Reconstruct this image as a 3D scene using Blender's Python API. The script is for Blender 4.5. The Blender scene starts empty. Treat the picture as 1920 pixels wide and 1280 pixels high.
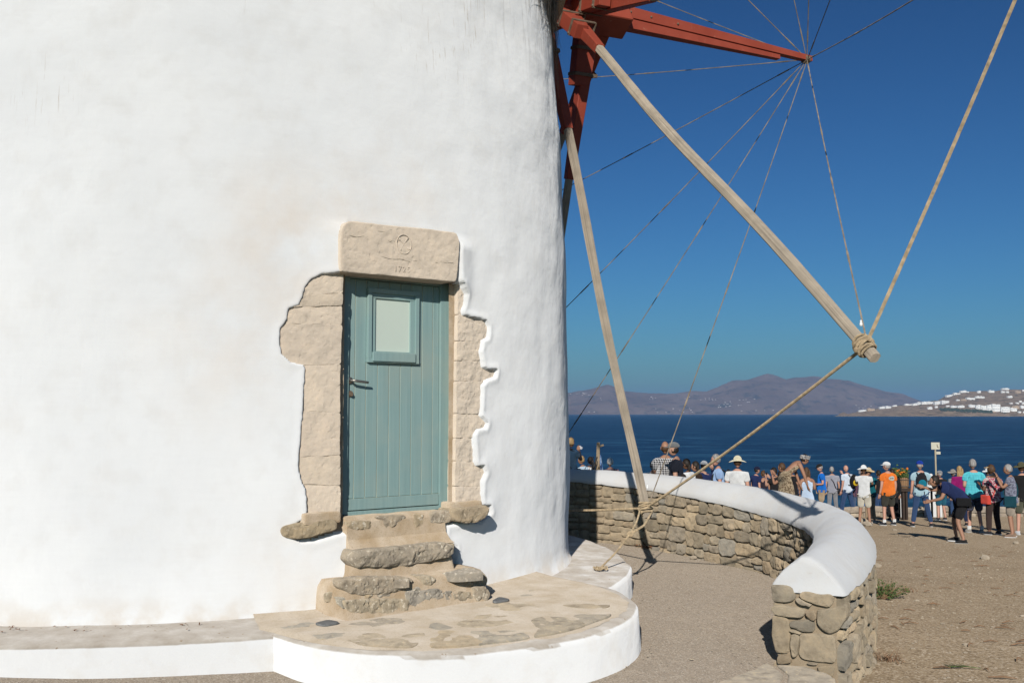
import bpy, bmesh, math, random
import numpy as np
from mathutils import Vector, Matrix, noise
R_ = math.radians
random.seed(7); rng = np.random.default_rng(7)
sc = bpy.context.scene
COL = sc.collection

# ------------------------------------------------------------------ camera, sky, sun, exposure
CZ = 1.75                      # eye height above the yard
F = 1867.0                     # focal length in photo pixels (1920 wide)
PITCH = math.atan(134.5 / F)
cam_d = bpy.data.cameras.new('camera'); cam = bpy.data.objects.new('camera', cam_d); COL.objects.link(cam)
cam.location = (0, 0, CZ); cam.rotation_euler = (math.pi / 2 + PITCH, 0, 0)
cam_d.sensor_width = 36.0; cam_d.lens = 36.0 * F / 1920.0
cam_d.clip_start = 0.05; cam_d.clip_end = 120000
sc.camera = cam
SUN_DIR = Vector((0.149, 0.898, -0.413)).normalized()      # the way the sunlight travels
SUN_EL = math.asin(-SUN_DIR.z)
w = bpy.data.worlds.new('World'); sc.world = w; w.use_nodes = True
nt = w.node_tree; bg = nt.nodes['Background']
sky = nt.nodes.new('ShaderNodeTexSky'); sky.sky_type = 'NISHITA'; sky.sun_disc = False
sky.sun_elevation = SUN_EL; sky.sun_rotation = math.atan2(-SUN_DIR.x, -SUN_DIR.y)
sky.altitude = 0; sky.air_density = 1.0; sky.dust_density = 0.75; sky.ozone_density = 6.0
gam = nt.nodes.new('ShaderNodeGamma'); gam.inputs['Gamma'].default_value = 1.5
tint = nt.nodes.new('ShaderNodeMix'); tint.data_type = 'RGBA'; tint.blend_type = 'MULTIPLY'; tint.inputs[0].default_value = 1.0
tint.inputs[7].default_value = (0.225, 0.345, 0.355, 1)
nt.links.new(sky.outputs[0], gam.inputs['Color']); nt.links.new(gam.outputs[0], tint.inputs[6]); nt.links.new(tint.outputs[2], bg.inputs[0])
bg.inputs[1].default_value = 0.06
sd = bpy.data.lights.new('sun', 'SUN'); sun = bpy.data.objects.new('sun', sd); COL.objects.link(sun)
sd.energy = 4.15; sd.angle = R_(0.53); sd.color = (1.0, 0.955, 0.89)
sun.rotation_euler = SUN_DIR.to_track_quat('-Z', 'Y').to_euler()
vs = sc.view_settings
sc.display_settings.display_device = 'sRGB'
vs.view_transform = 'Standard'; vs.look = 'None'; vs.gamma = 1.0; vs.exposure = 0.08
vs.use_curve_mapping = False
sc.cycles.max_bounces = 6; sc.cycles.volume_bounces = 0

# ------------------------------------------------------------------ measuring helpers
CP, SP = math.cos(PITCH), math.sin(PITCH)
def ray(px, py):
    x = (px - 960) / F; y = (640 - py) / F
    return Vector((x, CP - SP * y, SP + CP * y))
def at_z(px, py, z):
    d = ray(px, py); return Vector((0, 0, CZ)) + d * ((z - CZ) / d.z)
def at_y(px, py, Y):
    d = ray(px, py); return Vector((0, 0, CZ)) + d * (Y / d.y)
def proj(p):
    x, y, z = p[0], p[1], p[2] - CZ
    d = y * CP + z * SP; return 960 + F * x / d, 640 - F * (-y * SP + z * CP) / d
MC = Vector((-3.14, 10.47, 0))                  # mill axis
def on_cyl(px, py, Rr):
    d = ray(px, py); a = d.x * d.x + d.y * d.y
    b = -2 * (d.x * MC.x + d.y * MC.y); c = MC.x ** 2 + MC.y ** 2 - Rr * Rr
    D = b * b - 4 * a * c
    t = (-b - math.sqrt(max(D, 0))) / (2 * a)
    return Vector((0, 0, CZ)) + d * t
DA = R_(39.0)
E1 = Vector((math.cos(DA), math.sin(DA), 0)); ND = Vector((math.sin(DA), -math.cos(DA), 0)); UP = Vector((0, 0, 1))
def on_door(px, py, D):
    """point where a pixel's ray meets the vertical plane D metres from the mill axis on the door side -> (s, z)"""
    d = ray(px, py); t = (D + MC.dot(ND)) / d.dot(ND)
    p = Vector((0, 0, CZ)) + d * t
    return (p - MC).dot(E1), p.z
def door_pt(s, D, z): return MC + E1 * s + ND * D + UP * z

# ------------------------------------------------------------------ object helpers
BASE = {}
def base_of(o): return BASE.get(o.name, Vector((0, 0, 0)))
def empty(name, loc, label=None, cat=None, group=None, rz=0, kind=None):
    o = bpy.data.objects.new(name, None); COL.objects.link(o); o.location = loc; o.rotation_euler = (0, 0, rz)
    o.empty_display_size = 0.1; BASE[o.name] = Vector(loc); tag(o, label, cat, group, kind); return o
def tag(o, label=None, cat=None, group=None, kind=None):
    if label: o['label'] = label
    if cat: o['category'] = cat
    if group: o['group'] = group
    if kind: o['kind'] = kind
    return o
def mesh_obj(name, V, Fc, mat, parent=None, loc=None, smooth=False, local=False):
    """V in world space (unless local); the object's own origin is loc, or its parent's base"""
    b = base_of(parent) if parent else Vector(loc or (0, 0, 0))
    if local: b = Vector((0, 0, 0))
    me = bpy.data.meshes.new(name)
    A = np.asarray(V, dtype=float).reshape(-1, 3) - np.array(b)
    me.from_pydata(A.tolist(), [], Fc); me.update()
    if smooth: me.shade_smooth()
    o = bpy.data.objects.new(name, me); COL.objects.link(o)
    if mat is not None: me.materials.append(mat)
    if parent: o.parent = parent; BASE[o.name] = b
    else: o.location = loc or (0, 0, 0) if not local else (0, 0, 0); BASE[o.name] = Vector(loc or (0, 0, 0))
    return o
class MB:
    def __init__(s): s.V = []; s.F = []
    def add(s, V, Fc):
        n = len(s.V); s.V += [tuple(v) for v in V]; s.F += [tuple(i + n for i in f) for f in Fc]; return s
    def box(s, c, ex, ey, ez, bev=0.0):
        """box from centre and three half-axis vectors, with chamfered long edges when bev"""
        c = Vector(c); ex = Vector(ex); ey = Vector(ey); ez = Vector(ez)
        if bev <= 0:
            V = [c + ex * i + ey * j + ez * k for k in (-1, 1) for j in (-1, 1) for i in (-1, 1)]
            return s.add(V, [(0, 2, 3, 1), (4, 5, 7, 6), (0, 1, 5, 4), (2, 6, 7, 3), (0, 4, 6, 2), (1, 3, 7, 5)])
        lx, ly, lz = ex.length, ey.length, ez.length; bev = min(bev, lx * .45, ly * .45, lz * .45)
        bm = bmesh.new(); bmesh.ops.create_cube(bm, size=2)
        for v in bm.verts: v.co = Vector((v.co.x * lx, v.co.y * ly, v.co.z * lz))
        bmesh.ops.bevel(bm, geom=bm.edges[:], offset=bev, segments=2, profile=0.6, affect='EDGES')
        ux, uy, uz = ex / lx, ey / ly, ez / lz
        V = [c + ux * v.co.x + uy * v.co.y + uz * v.co.z for v in bm.verts]
        bm.verts.index_update(); Fc = [[v.index for v in f.verts] for f in bm.faces]; bm.free()
        return s.add(V, Fc)
    def tube(s, P, r, n=8, caps=True, sq=False):
        P = [Vector(p) for p in P]; m = len(P); rr = r if hasattr(r, '__len__') else [r] * m
        t0 = (P[1] - P[0]).normalized(); a = t0.cross(Vector((0, 0, 1)))
        if a.length < 1e-3: a = t0.cross(Vector((1, 0, 0)))
        a.normalize(); V = []
        for i in range(m):
            t = (P[min(i + 1, m - 1)] - P[max(i - 1, 0)]).normalized()
            a = (a - t * a.dot(t)).normalized(); b = t.cross(a)
            for k in range(n):
                an = 2 * math.pi * (k + (.5 if sq else 0)) / n
                V.append(P[i] + (a * math.cos(an) + b * math.sin(an)) * rr[i])
        Fc = [(i * n + k, i * n + (k + 1) % n, (i + 1) * n + (k + 1) % n, (i + 1) * n + k) for i in range(m - 1) for k in range(n)]
        if caps: Fc += [tuple(range(n))[::-1], tuple((m - 1) * n + k for k in range(n))]
        return s.add(V, Fc)
    def ball(s, c, rx, ry, rz, nu=12, nv=8, fn=None):
        c = Vector(c); V = []; Fc = []
        for j in range(nv + 1):
            ph = math.pi * j / nv
            for i in range(nu):
                th = 2 * math.pi * i / nu
                p = Vector((math.sin(ph) * math.cos(th) * rx, math.sin(ph) * math.sin(th) * ry, math.cos(ph) * rz))
                if fn: p = fn(p)
                V.append(c + p)
        for j in range(nv):
            for i in range(nu): Fc.append((j * nu + i, (j + 1) * nu + i, (j + 1) * nu + (i + 1) % nu, j * nu + (i + 1) % nu))
        return s.add(V, Fc)
    def build(s, name, mat, parent=None, loc=None, smooth=False, local=False):
        return mesh_obj(name, s.V, s.F, mat, parent, loc, smooth, local)
def grid_faces(nu, nv, wrap=False):
    """vertex index = j*nu+i"""
    Fc = []
    for j in range(nv - 1):
        for i in range(nu if wrap else nu - 1):
            k = (i + 1) % nu; Fc.append((j * nu + i, j * nu + k, (j + 1) * nu + k, (j + 1) * nu + i))
    return Fc
def resample(poly, step):
    out = []; n = len(poly)
    for i in range(n):
        a = Vector(poly[i]); b = Vector(poly[(i + 1) % n]); m = max(1, int(round((b - a).length / step)))
        for k in range(m): out.append(a.lerp(b, k / m))
    return out
def smooth_poly(P, it=1):
    for _ in range(it):
        n = len(P); P = [P[i] * .5 + (P[i - 1] + P[(i + 1) % n]) * .25 for i in range(n)]
    return P
def area2(P): return .5 * sum(P[i].x * P[(i + 1) % len(P)].y - P[(i + 1) % len(P)].x * P[i].y for i in range(len(P)))
from mathutils.geometry import delaunay_2d_cdt
def stone(name, P2, frame, mat, parent, thick=.06, bev=.012, bulge=.008, seed=0, rough=.004, nz=14., step=None, mb=None, fine=None, relief=.004, warp=None):
    """an irregular stone: outline P2 in the plane (O, ex, ey, n), face at height 0, body reaching back by thick;
    fine = spacing of the face's relief points, warp(x) = how the face plane bends along x"""
    O, ex, ey, n = frame; P = [Vector((p[0], p[1])) for p in P2]
    if area2(P) < 0: P.reverse()
    if step: P = smooth_poly(resample(P, step), 1)
    m = len(P); c = sum(P, Vector((0, 0))) / m
    size = math.sqrt(abs(area2(P))); bev = min(bev, size * .2); sv = Vector((seed * 3.17, seed * 1.31, seed * .77))
    def inset(d):
        out = []
        for i in range(m):
            a, b = P[i - 1], P[(i + 1) % m]; t = (b - a)
            q = Vector((-t.y, t.x)).normalized() if t.length > 1e-9 else Vector((0, 0))
            out.append(P[i] + q * d)
        return out
    rings = [(P, -thick), (P, -bev), (inset(bev * .35), -bev * .3), (inset(bev), 0.0)]
    r3 = rings[-1][0]
    if not fine: rings.append(([c + (p - c) * .55 for p in r3], bulge)); rings.append(([c + (p - c) * .2 for p in r3], bulge * 1.2))
    V = []
    def put(q, h, ri):
        p = O + ex * q.x + ey * q.y + n * (h + (warp(q.x) if warp else 0))
        if ri:
            p = p + n * (noise.noise((p + sv) * nz) * rough * 2) + (ex * noise.noise((p - sv) * nz) + ey * noise.noise((p + sv * 2) * nz)) * rough
            if fine and ri > 1: p = p + n * (noise.noise((p + sv) * nz * 2.7) * relief + min(0, noise.noise((p - sv) * nz * 4.3) + .15) * relief * 1.6)
        V.append(p)
    for ri, (Q, h) in enumerate(rings):
        for q in Q: put(q, h, ri)
    nr = len(rings)
    Fc = [(r * m + i, r * m + (i + 1) % m, (r + 1) * m + (i + 1) % m, (r + 1) * m + i) for r in range(nr - 1) for i in range(m)]
    L = (nr - 1) * m
    if fine:
        rnd = random.Random(int(seed * 977) + 5); A = np.array([(p.x, p.y) for p in r3]); lo, hi = A.min(0), A.max(0); G = []
        for y in np.arange(lo[1], hi[1], fine):
            for x in np.arange(lo[0], hi[0], fine): G.append((x + rnd.uniform(-.3, .3) * fine, y + rnd.uniform(-.3, .3) * fine))
        G = np.array(G) if G else np.zeros((0, 2)); G = G[sdf(G, A) < -fine * .55] if len(G) else G
        pts = [Vector(p) for p in A.tolist()] + [Vector(p) for p in G.tolist()]
        vo, _, fo, ov, _, _ = delaunay_2d_cdt(pts, [(i, (i + 1) % m) for i in range(m)], [], 1, 1e-7); idx = {}
        for j, orig in enumerate(ov):
            o_ = [k for k in orig if k < m]
            if o_: idx[j] = L + o_[0]
            else:
                idx[j] = len(V); q = Vector((vo[j].x, vo[j].y)); e = min(1, max(0, -float(sdf(np.array([[q.x, q.y]]), A)[0]) / max(size * .3, 1e-3))); put(q, bulge * e, 3)
        for f in fo:
            t = [idx[j] for j in f]
            if len(set(t)) >= 3: Fc.append(tuple(t))
    else: Fc.append(tuple(L + i for i in range(m)))
    if mb is not None: mb.add(V, Fc); return None
    return mesh_obj(name, V, Fc, mat, parent)
def sdf(P, poly):
    """signed distance (negative inside) of points P (n,2) to a polygon"""
    n = len(poly); d = np.full(len(P), 1e9); ins = np.zeros(len(P), bool)
    for i in range(n):
        a, b = poly[i], poly[(i + 1) % n]; e = b - a; w_ = P - a
        t = np.clip((w_ @ e) / max(e @ e, 1e-12), 0, 1); q = w_ - t[:, None] * e; d = np.minimum(d, (q * q).sum(1))
        c1 = (a[1] <= P[:, 1]) != (b[1] <= P[:, 1])
        with np.errstate(divide='ignore', invalid='ignore'):
            xi = a[0] + (P[:, 1] - a[1]) * e[0] / (e[1] if abs(e[1]) > 1e-12 else 1e-12)
        ins ^= c1 & (P[:, 0] < xi)
    d = np.sqrt(d); return np.where(ins, -d, d)

# ------------------------------------------------------------------ materials
class NT:
    def __init__(s, name):
        s.m = bpy.data.materials.new(name); s.m.use_nodes = True; s.t = s.m.node_tree; s.b = s.t.nodes['Principled BSDF']
        s.tc = s.t.nodes.new('ShaderNodeTexCoord')
    def n(s, typ, **kw):
        o = s.t.nodes.new('ShaderNode' + typ)
        for k, v in kw.items():
            if k.startswith('i_'): o.inputs[k[2:].replace('_', ' ')].default_value = v
            else: setattr(o, k, v)
        return o
    def l(s, a, b): s.t.links.new(a, b)
    def co(s, which='Object', scale=(1, 1, 1)):
        mp = s.n('Mapping'); mp.inputs['Scale'].default_value = scale; s.l(s.tc.outputs[which], mp.inputs[0]); return mp.outputs[0]
    def noise(s, co, scale, detail=4, rough=.55, dist=0):
        o = s.n('TexNoise'); o.inputs['Scale'].default_value = scale; o.inputs['Detail'].default_value = detail
        o.inputs['Roughness'].default_value = rough; o.inputs['Distortion'].default_value = dist
        if co is not None: s.l(co, o.inputs['Vector'])
        return o.outputs['Fac']
    def vor(s, co, scale, out='Distance', feature='F1'):
        o = s.n('TexVoronoi', feature=feature); o.inputs['Scale'].default_value = scale; s.l(co, o.inputs['Vector']); return o.outputs[out]
    def ramp(s, fac, stops):
        o = s.n('ValToRGB'); r = o.color_ramp
        while len(r.elements) < len(stops): r.elements.new(.5)
        for e, (p, c) in zip(r.elements, stops):
            e.position = p; e.color = tuple(c)[:3] + (1,) if hasattr(c, '__len__') else (c, c, c, 1)
        s.l(fac, o.inputs[0]); return o.outputs[0]
    def mix(s, fac, a, b, bt='MIX'):
        o = s.n('Mix', data_type='RGBA', blend_type=bt)
        for v, i in ((fac, 0), (a, 6), (b, 7)):
            if hasattr(v, 'is_linked'): s.l(v, o.inputs[i])
            else: o.inputs[i].default_value = v if i == 0 else tuple(v)[:3] + (1,)
        return o.outputs[2]
    def math(s, op, a, b=None, clamp=False):
        o = s.n('Math', operation=op, use_clamp=clamp)
        for i, v in enumerate((a, b)):
            if v is None: continue
            if hasattr(v, 'is_linked'): s.l(v, o.inputs[i])
            else: o.inputs[i].default_value = v
        return o.outputs[0]
    def bump(s, h, strength=.3, dist=.01, prev=None):
        o = s.n('Bump'); o.inputs['Strength'].default_value = strength; o.inputs['Distance'].default_value = dist
        s.l(h, o.inputs['Height'])
        if prev is not None: s.l(prev, o.inputs['Normal'])
        return o.outputs[0]
    def out(s, col=None, rough=.8, normal=None, spec=.3, metal=0):
        if col is not None:
            if hasattr(col, 'is_linked'): s.l(col, s.b.inputs['Base Color'])
            else: s.b.inputs['Base Color'].default_value = tuple(col)[:3] + (1,)
        if hasattr(rough, 'is_linked'): s.l(rough, s.b.inputs['Roughness'])
        else: s.b.inputs['Roughness'].default_value = rough
        if not hasattr(rough, 'is_linked') and rough >= .85: s.b.inputs['Diffuse Roughness'].default_value = .9      # chalky, matt surfaces
        s.b.inputs['Specular IOR Level'].default_value = spec; s.b.inputs['Metallic'].default_value = metal
        if normal is not None: s.l(normal, s.b.inputs['Normal'])
        return s.m
def M(name, col, rough=.8, var=.15, scale=6, bump=.2, bscale=40, dist=.005, spec=.3, rnd=0, stretch=(1, 1, 1), metal=0):
    t = NT(name); co = t.co('Object', stretch); f = t.noise(co, scale, 5)
    lo = [c * (1 - var) for c in col]; hi = [min(1, c * (1 + var)) for c in col]
    c = t.ramp(f, [(.3, lo), (.7, hi)])
    if rnd:
        oi = t.n('ObjectInfo'); v = t.math('MULTIPLY_ADD', oi.outputs['Random'], rnd); t.t.nodes[-1].inputs[2].default_value = 1 - rnd / 2
        h = t.n('HueSaturation'); t.l(c, h.inputs['Color']); t.l(v, h.inputs['Value']); c = h.outputs[0]
    nb = t.bump(t.noise(co, bscale, 4), bump, dist) if bump else None
    return t.out(c, rough, nb, spec, metal)

# white lime plaster of the mill: chalky, brushed, with a faint beige blush round the door and drips under the thatch
def make_plaster():
    t = NT('limewashed_plaster'); g = t.n('NewGeometry'); pos = g.outputs['Position']
    big = t.noise(pos, .9, 4); mid = t.noise(pos, 5, 5); fine = t.noise(pos, 60, 4)
    base = t.ramp(big, [(.3, (.72, .722, .72)), (.7, (.77, .768, .76))])
    base = t.mix(t.math('MULTIPLY', t.ramp(mid, [(.5, 0.), (.75, 1.)]), .35), base, (.655, .635, .605))
    # beige blush: a soft patch left of the lintel and beside the right-hand jamb
    def blob(c, r):
        v = t.n('VectorMath', operation='DISTANCE'); t.l(pos, v.inputs[0]); v.inputs[1].default_value = c
        return t.math('SUBTRACT', 1., t.math('DIVIDE', v.outputs['Value'], r), True)
    b1 = blob(on_cyl(560, 440, 3.72), .75); b2 = blob(on_cyl(430, 640, 3.72), .8); b3 = blob(on_cyl(760, 370, 3.72), .8); b4 = blob(on_cyl(560, 1060, 3.72), .55)
    bl = t.math('ADD', t.math('ADD', b1, t.math('MULTIPLY', b2, .6)), t.math('ADD', t.math('MULTIPLY', b3, .5), t.math('MULTIPLY', b4, .6)))
    bl = t.math('MULTIPLY', t.math('MULTIPLY', bl, t.ramp(t.noise(pos, 3.2, 5), [(.35, 0.), (.65, 1.)])), .5, True)
    base = t.mix(bl, base, (.68, .58, .475))
    # rain drips below the thatch and rusty runs
    mp = t.n('Mapping'); mp.inputs['Scale'].default_value = (26, 26, .9); t.l(pos, mp.inputs[0])
    st = t.ramp(t.noise(mp.outputs[0], 1, 4, .6), [(.56, 0.), (.66, 1.)])
    sep = t.n('SeparateXYZ'); t.l(pos, sep.inputs[0])
    hz = t.ramp(t.math('MULTIPLY', t.math('SUBTRACT', sep.outputs['Z'], 4.3), .55), [(0., 0.), (1., 1.)])
    xr = t.ramp(t.math('MULTIPLY', t.math('ADD', sep.outputs['X'], .75), .9), [(0., 0.), (1., 1.)])
    base = t.mix(t.math('MULTIPLY', t.math('MULTIPLY', st, t.math('MULTIPLY', hz, hz)), xr, True), base, (.13, .10, .07))
    k = t.ramp(t.noise(mp.outputs[0], 1.7, 3, .6), [(.685, 0.), (.72, 1.)])
    sp = t.ramp(t.noise(pos, 1.3, 3), [(.56, 0.), (.66, 1.)])
    base = t.mix(t.math('MULTIPLY', t.math('MULTIPLY', k, sp), t.math('MULTIPLY', hz, .7)), base, (.32, .24, .15))
    b5 = t.math('ADD', blob(on_cyl(85, 165, 3.72), .33), t.math('ADD', blob(on_cyl(830, 80, 3.7), .5), blob(on_cyl(905, 40, 3.66), .45)), True)
    k2 = t.ramp(t.noise(mp.outputs[0], 2.3, 4, .65), [(.60, 0.), (.66, 1.)])
    base = t.mix(t.math('MULTIPLY', t.math('MULTIPLY', k2, b5), .55), base, (.34, .25, .15))
    # splash dirt at the foot
    low = t.math('SUBTRACT', 1., t.math('MULTIPLY', t.math('SUBTRACT', sep.outputs['Z'], .33), 5.), True)
    base = t.mix(t.math('MULTIPLY', t.math('MULTIPLY', low, t.ramp(mid, [(.4, 0.), (.6, 1.)])), .45), base, (.60, .50, .38))
    mh = t.n('Mapping'); mh.inputs['Scale'].default_value = (3, 3, 40); t.l(pos, mh.inputs[0])
    mv = t.n('Mapping'); mv.inputs['Scale'].default_value = (60, 60, 4); t.l(pos, mv.inputs[0])
    bt = t.ramp(t.noise(mh.outputs[0], 1.2, 5, .65), [(.3, (.99, .99, .99)), (.7, (1.008, 1.008, 1.008))]); base = t.mix(1.0, base, bt, 'MULTIPLY')
    n1 = t.bump(t.noise(pos, 1.7, 4, .5), .42, .06); n1 = t.bump(t.noise(pos, 7, 6, .55, .6), .16, .02, n1)
    n2 = t.bump(t.noise(mh.outputs[0], 1.5, 4), .05, .006, n1)
    n2 = t.bump(t.noise(mv.outputs[0], 1.5, 4), .14, .005, n2)
    n3 = t.bump(fine, .08, .004, n2)
    return t.out(base, .9, n3, .15)
MAT_PLASTER = make_plaster()
def make_white(name, dirt=.35, col=(.62, .615, .605)):
    t = NT(name); g = t.n('NewGeometry'); pos = g.outputs['Position']
    f = t.noise(pos, 3.5, 6, .6); base = t.mix(t.math('MULTIPLY', t.ramp(f, [(.45, 0.), (.72, 1.)]), dirt), col, (.58, .52, .44))
    d = t.math('MULTIPLY', t.ramp(t.noise(pos, 17, 5, .6), [(.62, 0.), (.72, 1.)]), dirt); base = t.mix(d, base, (.46, .40, .32))
    n = t.bump(t.noise(pos, 5, 5), .4, .03); n = t.bump(t.noise(pos, 70, 4), .2, .004, n)
    t.b.inputs['Diffuse Roughness'].default_value = .4
    return t.out(base, .84, n, .15)
MAT_COPING = make_white('coping_whitewash', .3, (.60, .60, .595))
# ledge: white faces, top worn to a grey-beige cement
def make_ledge():
    t = NT('ledge_whitewash'); g = t.n('NewGeometry'); pos = g.outputs['Position']
    f = t.noise(pos, 4, 6, .6)
    white = t.mix(t.math('MULTIPLY', t.ramp(f, [(.5, 0.), (.72, 1.)]), .3), (.72, .715, .705), (.58, .52, .44))
    worn = t.ramp(t.noise(pos, 6, 6, .65), [(.3, (.36, .31, .255)), (.55, (.46, .415, .36)), (.75, (.56, .52, .47))])
    worn = t.mix(t.ramp(t.noise(pos, 24, 4), [(.66, 0.), (.72, 1.)]), worn, (.25, .17, .10))
    a = t.n('Attribute', attribute_name='worn'); a.attribute_type = 'GEOMETRY'
    m = t.ramp(t.math('ADD', a.outputs['Fac'], t.math('MULTIPLY', t.math('SUBTRACT', f, .5), .7)), [(.35, 0.), (.65, 1.)])
    c = t.mix(m, white, worn)
    n = t.bump(t.noise(pos, 7, 5), .45, .02); n = t.bump(t.noise(pos, 90, 4), .3, .004, n)
    return t.out(c, .9, n, .15)
MAT_LEDGE = make_ledge()
def make_stone(name, cols, scale=9, rnd=.5, bump=.5, streak=(1, 1, 1), spots=None, con=1.0):
    t = NT(name); co = t.co('Object', streak); oi = t.n('ObjectInfo')
    add = t.n('VectorMath', operation='ADD'); t.l(co, add.inputs[0]); cmb = t.n('CombineXYZ')
    t.l(t.math('MULTIPLY', oi.outputs['Random'], 37.), cmb.inputs[0]); t.l(cmb.outputs[0], add.inputs[1]); co = add.outputs[0]
    per = t.ramp(oi.outputs['Random'], [(i / max(1, len(cols) - 1), c) for i, c in enumerate(cols)])
    f = t.noise(co, scale, 7, .65)
    c = t.mix(1.0, per, t.ramp(f, [(.25, (1 - .45 * con, 1 - .46 * con, 1 - .47 * con)), (.5, (1, 1, 1)), (.75, (1 + .35 * con, 1 + .3 * con, 1 + .22 * con))]), 'MULTIPLY')
    if spots: c = t.mix(t.ramp(t.noise(co, scale * 2.3, 5, .7), [(.56, 0.), (.64, 1.)]), c, spots)
    v = t.math('MULTIPLY_ADD', t.math('FRACT', t.math('MULTIPLY', oi.outputs['Random'], 17.3)), rnd); t.t.nodes[-1].inputs[2].default_value = 1 - rnd / 2
    h = t.n('HueSaturation'); t.l(c, h.inputs['Color']); t.l(v, h.inputs['Value'])
    n = t.bump(t.noise(co, scale * 1.2, 6, .65), bump, .03); n = t.bump(t.noise(co, scale * 9, 5, .7), bump * .8, .006, n)
    return t.out(h.outputs[0], .92, n, .15)
MAT_JAMB = make_stone('limestone_jamb', [(.60, .51, .405), (.635, .54, .435), (.615, .525, .425), (.66, .565, .455)], 9, .06, .35, con=.32)
MAT_SILL = make_stone('weathered_schist', [(.37, .305, .225), (.32, .285, .235), (.405, .32, .21), (.35, .315, .255)], 13, .15, .6, spots=(.60, .53, .42))
MAT_RUBBLE = make_stone('rubble_stone', [(.315, .25, .17), (.265, .225, .165), (.35, .27, .18), (.235, .215, .18), (.315, .26, .185), (.38, .30, .2), (.285, .24, .18)], 11, .40, .7)
MAT_SLAB = make_stone('warm_schist_slab', [(.37, .295, .195), (.345, .275, .19)], 13, .1, .7, spots=(.52, .43, .31))
MAT_TREAD = make_stone('grey_schist_tread', [(.36, .30, .225), (.335, .285, .22)], 13, .1, .8, spots=(.58, .51, .40))
MAT_FLAG = make_stone('flagstone', [(.355, .305, .24), (.32, .285, .23), (.39, .315, .22), (.34, .31, .26)], 10, .12, .45, spots=(.50, .41, .28))
def make_mortar(name, a, b, sc_=8, bump=.6, grain=120):
    t = NT(name); g = t.n('NewGeometry'); pos = g.outputs['Position']
    c = t.ramp(t.noise(pos, sc_, 6, .6), [(.3, a), (.7, b)])
    c = t.mix(t.math('MULTIPLY', t.ramp(t.noise(pos, grain, 3), [(.55, 0.), (.7, 1.)]), .5), c, [x * .6 for x in a])
    n = t.bump(t.noise(pos, sc_ * 1.5, 6), bump, .03); n = t.bump(t.noise(pos, grain, 4), bump, .005, n)
    return t.out(c, .95, n, .1)
MAT_MORTAR = make_mortar('earth_mortar', (.29, .225, .15), (.38, .305, .215))
MAT_RENDER = make_mortar('sandy_render', (.38, .275, .165), (.57, .475, .365), 5, .5)
MAT_TERR = make_mortar('terrace_screed', (.43, .35, .255), (.55, .475, .385), 5, .4, 90)
def make_ground(name, c1, c2, speck_d, speck_l, fine=140, patch=.5, bump=.7):
    t = NT(name); g = t.n('NewGeometry'); pos = g.outputs['Position']
    c = t.ramp(t.noise(pos, patch, 6, .6), [(.3, c1), (.7, c2)])
    c = t.mix(t.math('MULTIPLY', t.ramp(t.noise(pos, 6, 5, .7), [(.4, 0.), (.7, 1.)]), .4), c, [x * .72 for x in c1])
    v = t.n('TexVoronoi'); v.inputs['Scale'].default_value = fine; t.l(pos, v.inputs['Vector'])
    bw = t.n('SeparateColor'); t.l(v.outputs['Color'], bw.inputs[0])
    c = t.mix(t.ramp(bw.outputs[0], [(.70, 0.), (.76, 1.)]), c, speck_d)
    c = t.mix(t.ramp(bw.outputs[1], [(.80, 0.), (.86, 1.)]), c, speck_l)
    n = t.bump(t.noise(pos, 1.5, 5), .4, .08); n = t.bump(v.outputs['Distance'], bump, .01, n); n = t.bump(t.noise(pos, 30, 5, .7), .3, .012, n)
    return t.out(c, .95, n, .1)
MAT_YARD = make_ground('exposed_aggregate', (.29, .237, .18), (.345, .283, .217), (.215, .18, .142), (.40, .345, .28), 120, .5, .3)
MAT_DIRT = make_ground('dry_dirt', (.225, .168, .105), (.325, .25, .168), (.17, .125, .08), (.37, .30, .22), 60, .35, .4)
def make_wood(name, a, b, rough=.8, sx=1.5, sz=30):
    t = NT(name); co = t.co('UV', (sz, sx, 1)); co2 = t.co('Object')
    f = t.noise(co, 1, 6, .65, .4); c = t.ramp(f, [(.3, a), (.62, b)])
    c = t.mix(t.math('MULTIPLY', t.ramp(t.noise(co2, 5, 4), [(.4, 0.), (.7, 1.)]), .4), c, [x * .62 for x in a])
    n = t.bump(f, .6, .004); n = t.bump(t.noise(co2, 25, 4), .2, .004, n)
    return t.out(c, rough, n, .2)
MAT_WOOD = make_wood('weathered_pole_wood', (.225, .19, .15), (.46, .385, .295), .85, 1.1, 26)
def make_red():
    t = NT('oxide_red_paint'); co = t.co('Object'); f = t.noise(co, 3, 5)
    c = t.ramp(f, [(.3, (.25, .042, .022)), (.7, (.32, .062, .034))])
    c = t.mix(t.math('MULTIPLY', t.ramp(t.noise(co, 22, 5, .7), [(.62, 0.), (.70, 1.)]), .6), c, (.38, .17, .11))
    c = t.mix(t.math('MULTIPLY', t.ramp(t.noise(co, 40, 3, .7), [(.70, 0.), (.73, 1.)]), .7), c, (.22, .17, .13))
    return t.out(c, .62, t.bump(t.noise(co, 14, 5), .25, .006), .35)
MAT_RED = make_red()
MAT_IRON = M('rusty_strap_iron', (.16, .115, .08), .75, .3, 20, .3)
MAT_STEEL = M('dull_steel', (.30, .28, .25), .45, .2, 20, .1, metal=.8)
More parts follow.
